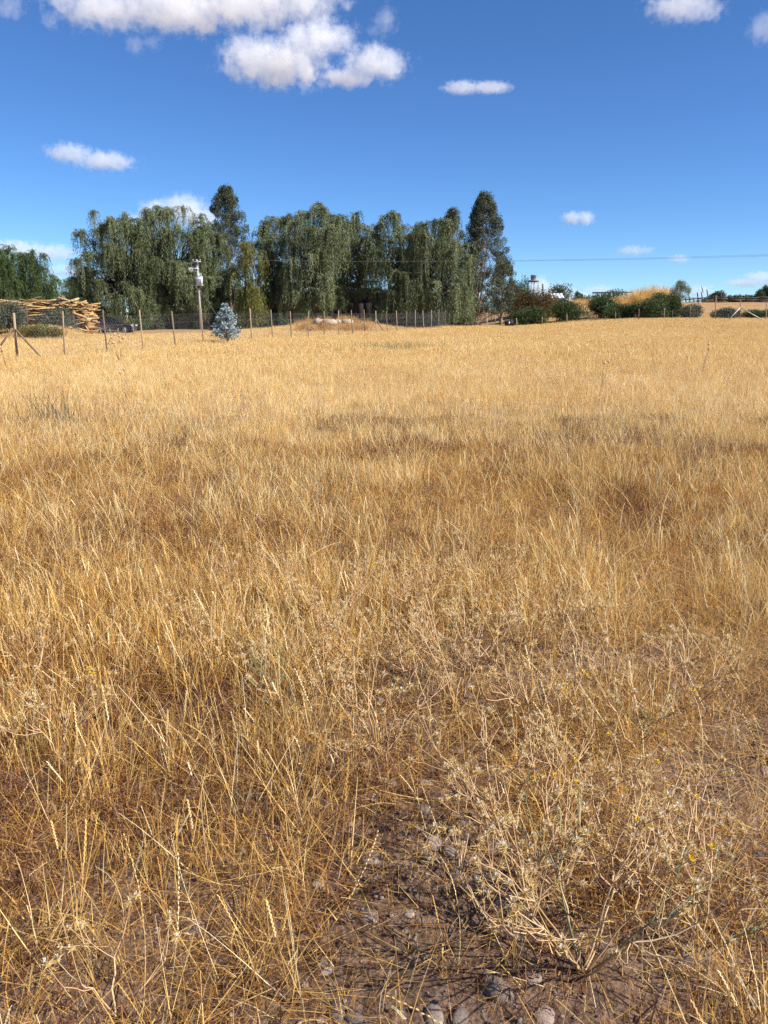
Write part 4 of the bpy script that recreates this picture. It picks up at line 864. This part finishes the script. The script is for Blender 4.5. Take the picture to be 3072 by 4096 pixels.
def ground_hit(px, py):
    d = at(px, py, 1.0) - Vector((0, 0, EYE)); t = -EYE / d.z; x, y = d.x * t, d.y * t; t = -(EYE - gz(x, y)) / d.z; return Vector((d.x * t, d.y * t, gz(d.x * t, d.y * t)))
def star_thistle(px, py, h, spread, heads, yellow, label, green=.15, lean=(0, 0)):
    b = ground_hit(px, py); root = thing('star_thistle', label, 'thistle', b, 'star thistles in the near field'); O = np.array(tuple(b)); st = MB(); gs = MB(); tips = []
    heads = int(heads * 1.7); yellow = int(yellow * 1.6); ns = max(3, heads // 9)
    for k in range(ns):
        az = k / ns * 6.28 + U(-.5, .5); rr = spread * U(.25, .8); f = np.array([math.cos(az) * rr * .55 + lean[0] * .5, math.sin(az) * rr * .55 + lean[1] * .5, h * U(.35, .6)]); m = gs if U(0, 1) < green else st
        m.tube(bend((G(0, .01), G(0, .01), -.01), f, 5, 0, .06) + O, np.linspace(.0032, .0023, 5), 4, U(.2, .9), False)
        for j in range(max(2, round(heads / ns / 2.2))):
            a2 = az + G(0, .8); f2 = f + np.array([math.cos(a2), math.sin(a2), 0]) * spread * U(.12, .4) + (0, 0, h * U(.08, .35)); m.tube(bend(f, f2, 4, -.05, .06) + O, np.linspace(.0023, .0017, 4), 3, U(.3, .9), False)
            for q in range(random.choice((1, 2, 2, 3))):
                a3 = a2 + G(0, .9); e = f2 + np.array([math.cos(a3), math.sin(a3), 0]) * U(.01, .07) + (0, 0, U(.03, .10)); m.tube(bend(f2, e, 3, -.04, .03) + O, np.linspace(.0017, .0012, 3), 3, U(.3, .9), False); tips.append((e, e - f2))
    st.build('stems', M['stem'], root) if st.n else None
    if gs.n: gs.build('green_stems', M['gstem'], root)
    for i, (e, d) in enumerate(tips):
        v = Vector(d).normalized() + Vector((G(0, .2), G(0, .2), .9)); eu = v.to_track_quat('Z', 'Y').to_euler()
        me = H_yel[i % 2] if i < yellow else (H_bare[i % 2] if U(0, 1) < .4 else H_dry[random.randrange(5)])
        put('yellow_flower' if i < yellow else 'flower_head', me, root, O + e, eu, (U(.75, .95) if i < yellow else U(.75, 1.25)))
for a in ((2330, 3890, .42, .42, 62, 3, 'largest star thistle, spreading at the lower right'), (2120, 3560, .36, .34, 48, 3, 'dense star thistle just behind the largest one'), (1530, 3030, .38, .36, 40, 1, 'open branching star thistle in the middle over bare stones'),
          (1830, 2820, .42, .36, 44, 1, 'tall star thistle behind the open middle one'), (1200, 2870, .38, .34, 36, 3, 'greenish star thistle left of the middle'), (2130, 2980, .38, .36, 36, 4, 'star thistle with several yellow flowers right of the middle'),
          (2560, 3010, .34, .30, 26, 1, 'slender star thistle toward the right edge'), (2350, 3230, .30, .30, 26, 2, 'low star thistle above the dense one'), (1660, 2520, .40, .34, 34, 0, 'star thistle among the middle grass stems'),
          (1350, 2560, .40, .32, 30, 1, 'star thistle at the left of the middle grass'), (2250, 2600, .38, .32, 28, 0, 'star thistle in the right middle grass'), (2760, 2830, .36, .30, 22, 0, 'star thistle at the right in reddish weeds'),
          (870, 2700, .36, .32, 24, 1, 'sparse star thistle in the left middle'), (270, 3080, .36, .30, 24, 2, 'star thistle with two yellow flowers at the left'), (130, 2750, .34, .30, 20, 0, 'small star thistle near the left edge'),
          (1950, 2450, .40, .32, 30, 0, 'far star thistle right of the middle grass'), (480, 4060, .2, .2, 8, 0, 'tiny star thistle at the bottom left'), (2700, 3500, .30, .34, 26, 0, 'star thistle at the right behind the largest one'), (1010, 2420, .38, .3, 20, 0, 'far star thistle left of the middle'),
          (1640, 2760, .36, .34, 30, 0, 'star thistle between the open middle one and the tall one'), (1420, 2760, .34, .32, 28, 1, 'star thistle just above the open middle one'), (1980, 3260, .32, .32, 30, 0, 'star thistle left above the dense one'), (2520, 3620, .34, .34, 34, 1, 'star thistle right behind the largest one'),
          (1980, 2700, .36, .32, 26, 1, 'star thistle right of the tall one'), (2420, 2780, .34, .30, 22, 2, 'star thistle between the yellow flowered one and the right edge'), (2830, 3780, .30, .32, 26, 0, 'star thistle at the lower right edge'), (2050, 3780, .26, .28, 18, 0, 'small star thistle left of the largest one')):
    star_thistle(*a, green=.3 if 'green' in a[6] else .05)
# tall dried thistles and odd plants in the field
def tall_thistle(px, py, Y, tops, label, m='stem', hd=.035):
    b = base(px, Y); root = thing('dried_thistle', label, 'thistle', b, 'tall dried thistles'); st = MB(); hs_ = []
    for tx, ty in tops:
        e = at(tx, ty, Y); p = bend(b, e, 6, 0, .02); st.tube(p, np.linspace(.007, .004, 6), 4, U(0, .5), False); hs_.append(e)
    st.build('stem', M[m], root)
    for e in hs_: 
        q = MB().add(IV2 * (hd, hd, hd * .9) * (1 + .1 * G(size=(42, 1))) + np.array(tuple(e)), None, IF2, U(.2, .5)).build('seed_head', M['stem'], root); MB().tube([e + Vector((0, 0, hd * .6)), e + Vector((0, 0, hd * 1.3))], [hd * .5, hd * .75], 8, .8).build('down', M['tuft'], q)
tall_thistle(488, 1600, 14.5, ((495, 1478), (480, 1492)), 'dried thistle with two round heads in the left field', hd=.022)
tall_thistle(2418, 1560, 15, ((2434, 1447), (2418, 1452)), 'dried thistle with two pale heads in the right field', hd=.022)
tall_thistle(2826, 1500, 22, ((2835, 1378), (2836, 1396)), 'tall dried thistle at the right with two stacked heads', hd=.03)
tall_thistle(470, 1400, 27.5, ((446, 1352), (458, 1338), (440, 1362), (476, 1345), (452, 1372), (436, 1374), (482, 1366), (493, 1352)), 'silvery many-headed thistle by the third fence post', hd=.04)
tall_thistle(5, 1440, 25, ((2, 1390), (10, 1402), (-6, 1380)), 'silvery thistle cut by the left edge', hd=.04)
# clump of dark dead stems
n = 130; b = base(165, 12.8); ds = thing('dead_clump', 'clump of dark dead stems in the left field', 'dead plant', b)
Vv, Q, t_, P = ribbons(n, G(0, .22, n) + b.x, G(0, .12, n) + b.y, U(.25, .62, n), np.abs(G(.2, .25, n)), U(0, .9, n), U(.004, .009, n), 5, wob=.08, z0=b.z, tint=U(0, .6, n)); MB().add(Vv, Q, None, t_).build('stems', M['bark'], ds)
n = 160; b2 = base(1560, 38); gp_ = thing('green_patch', 'patch of greenish low weed in the middle of the far grass', 'weed patch', b2)
Vv, Q, t_, P = ribbons(500, G(0, 1.1, 500) + b2.x, G(0, .7, 500) + b2.y, U(.15, .42, 500), np.abs(G(.3, .3, 500)), U(0, .9, 500), U(.01, .02, 500), 3, z0=b2.z, tint=U(0, 1, 500)); MB().add(Vv, Q, None, t_).build('stems', M['gstem'], gp_)
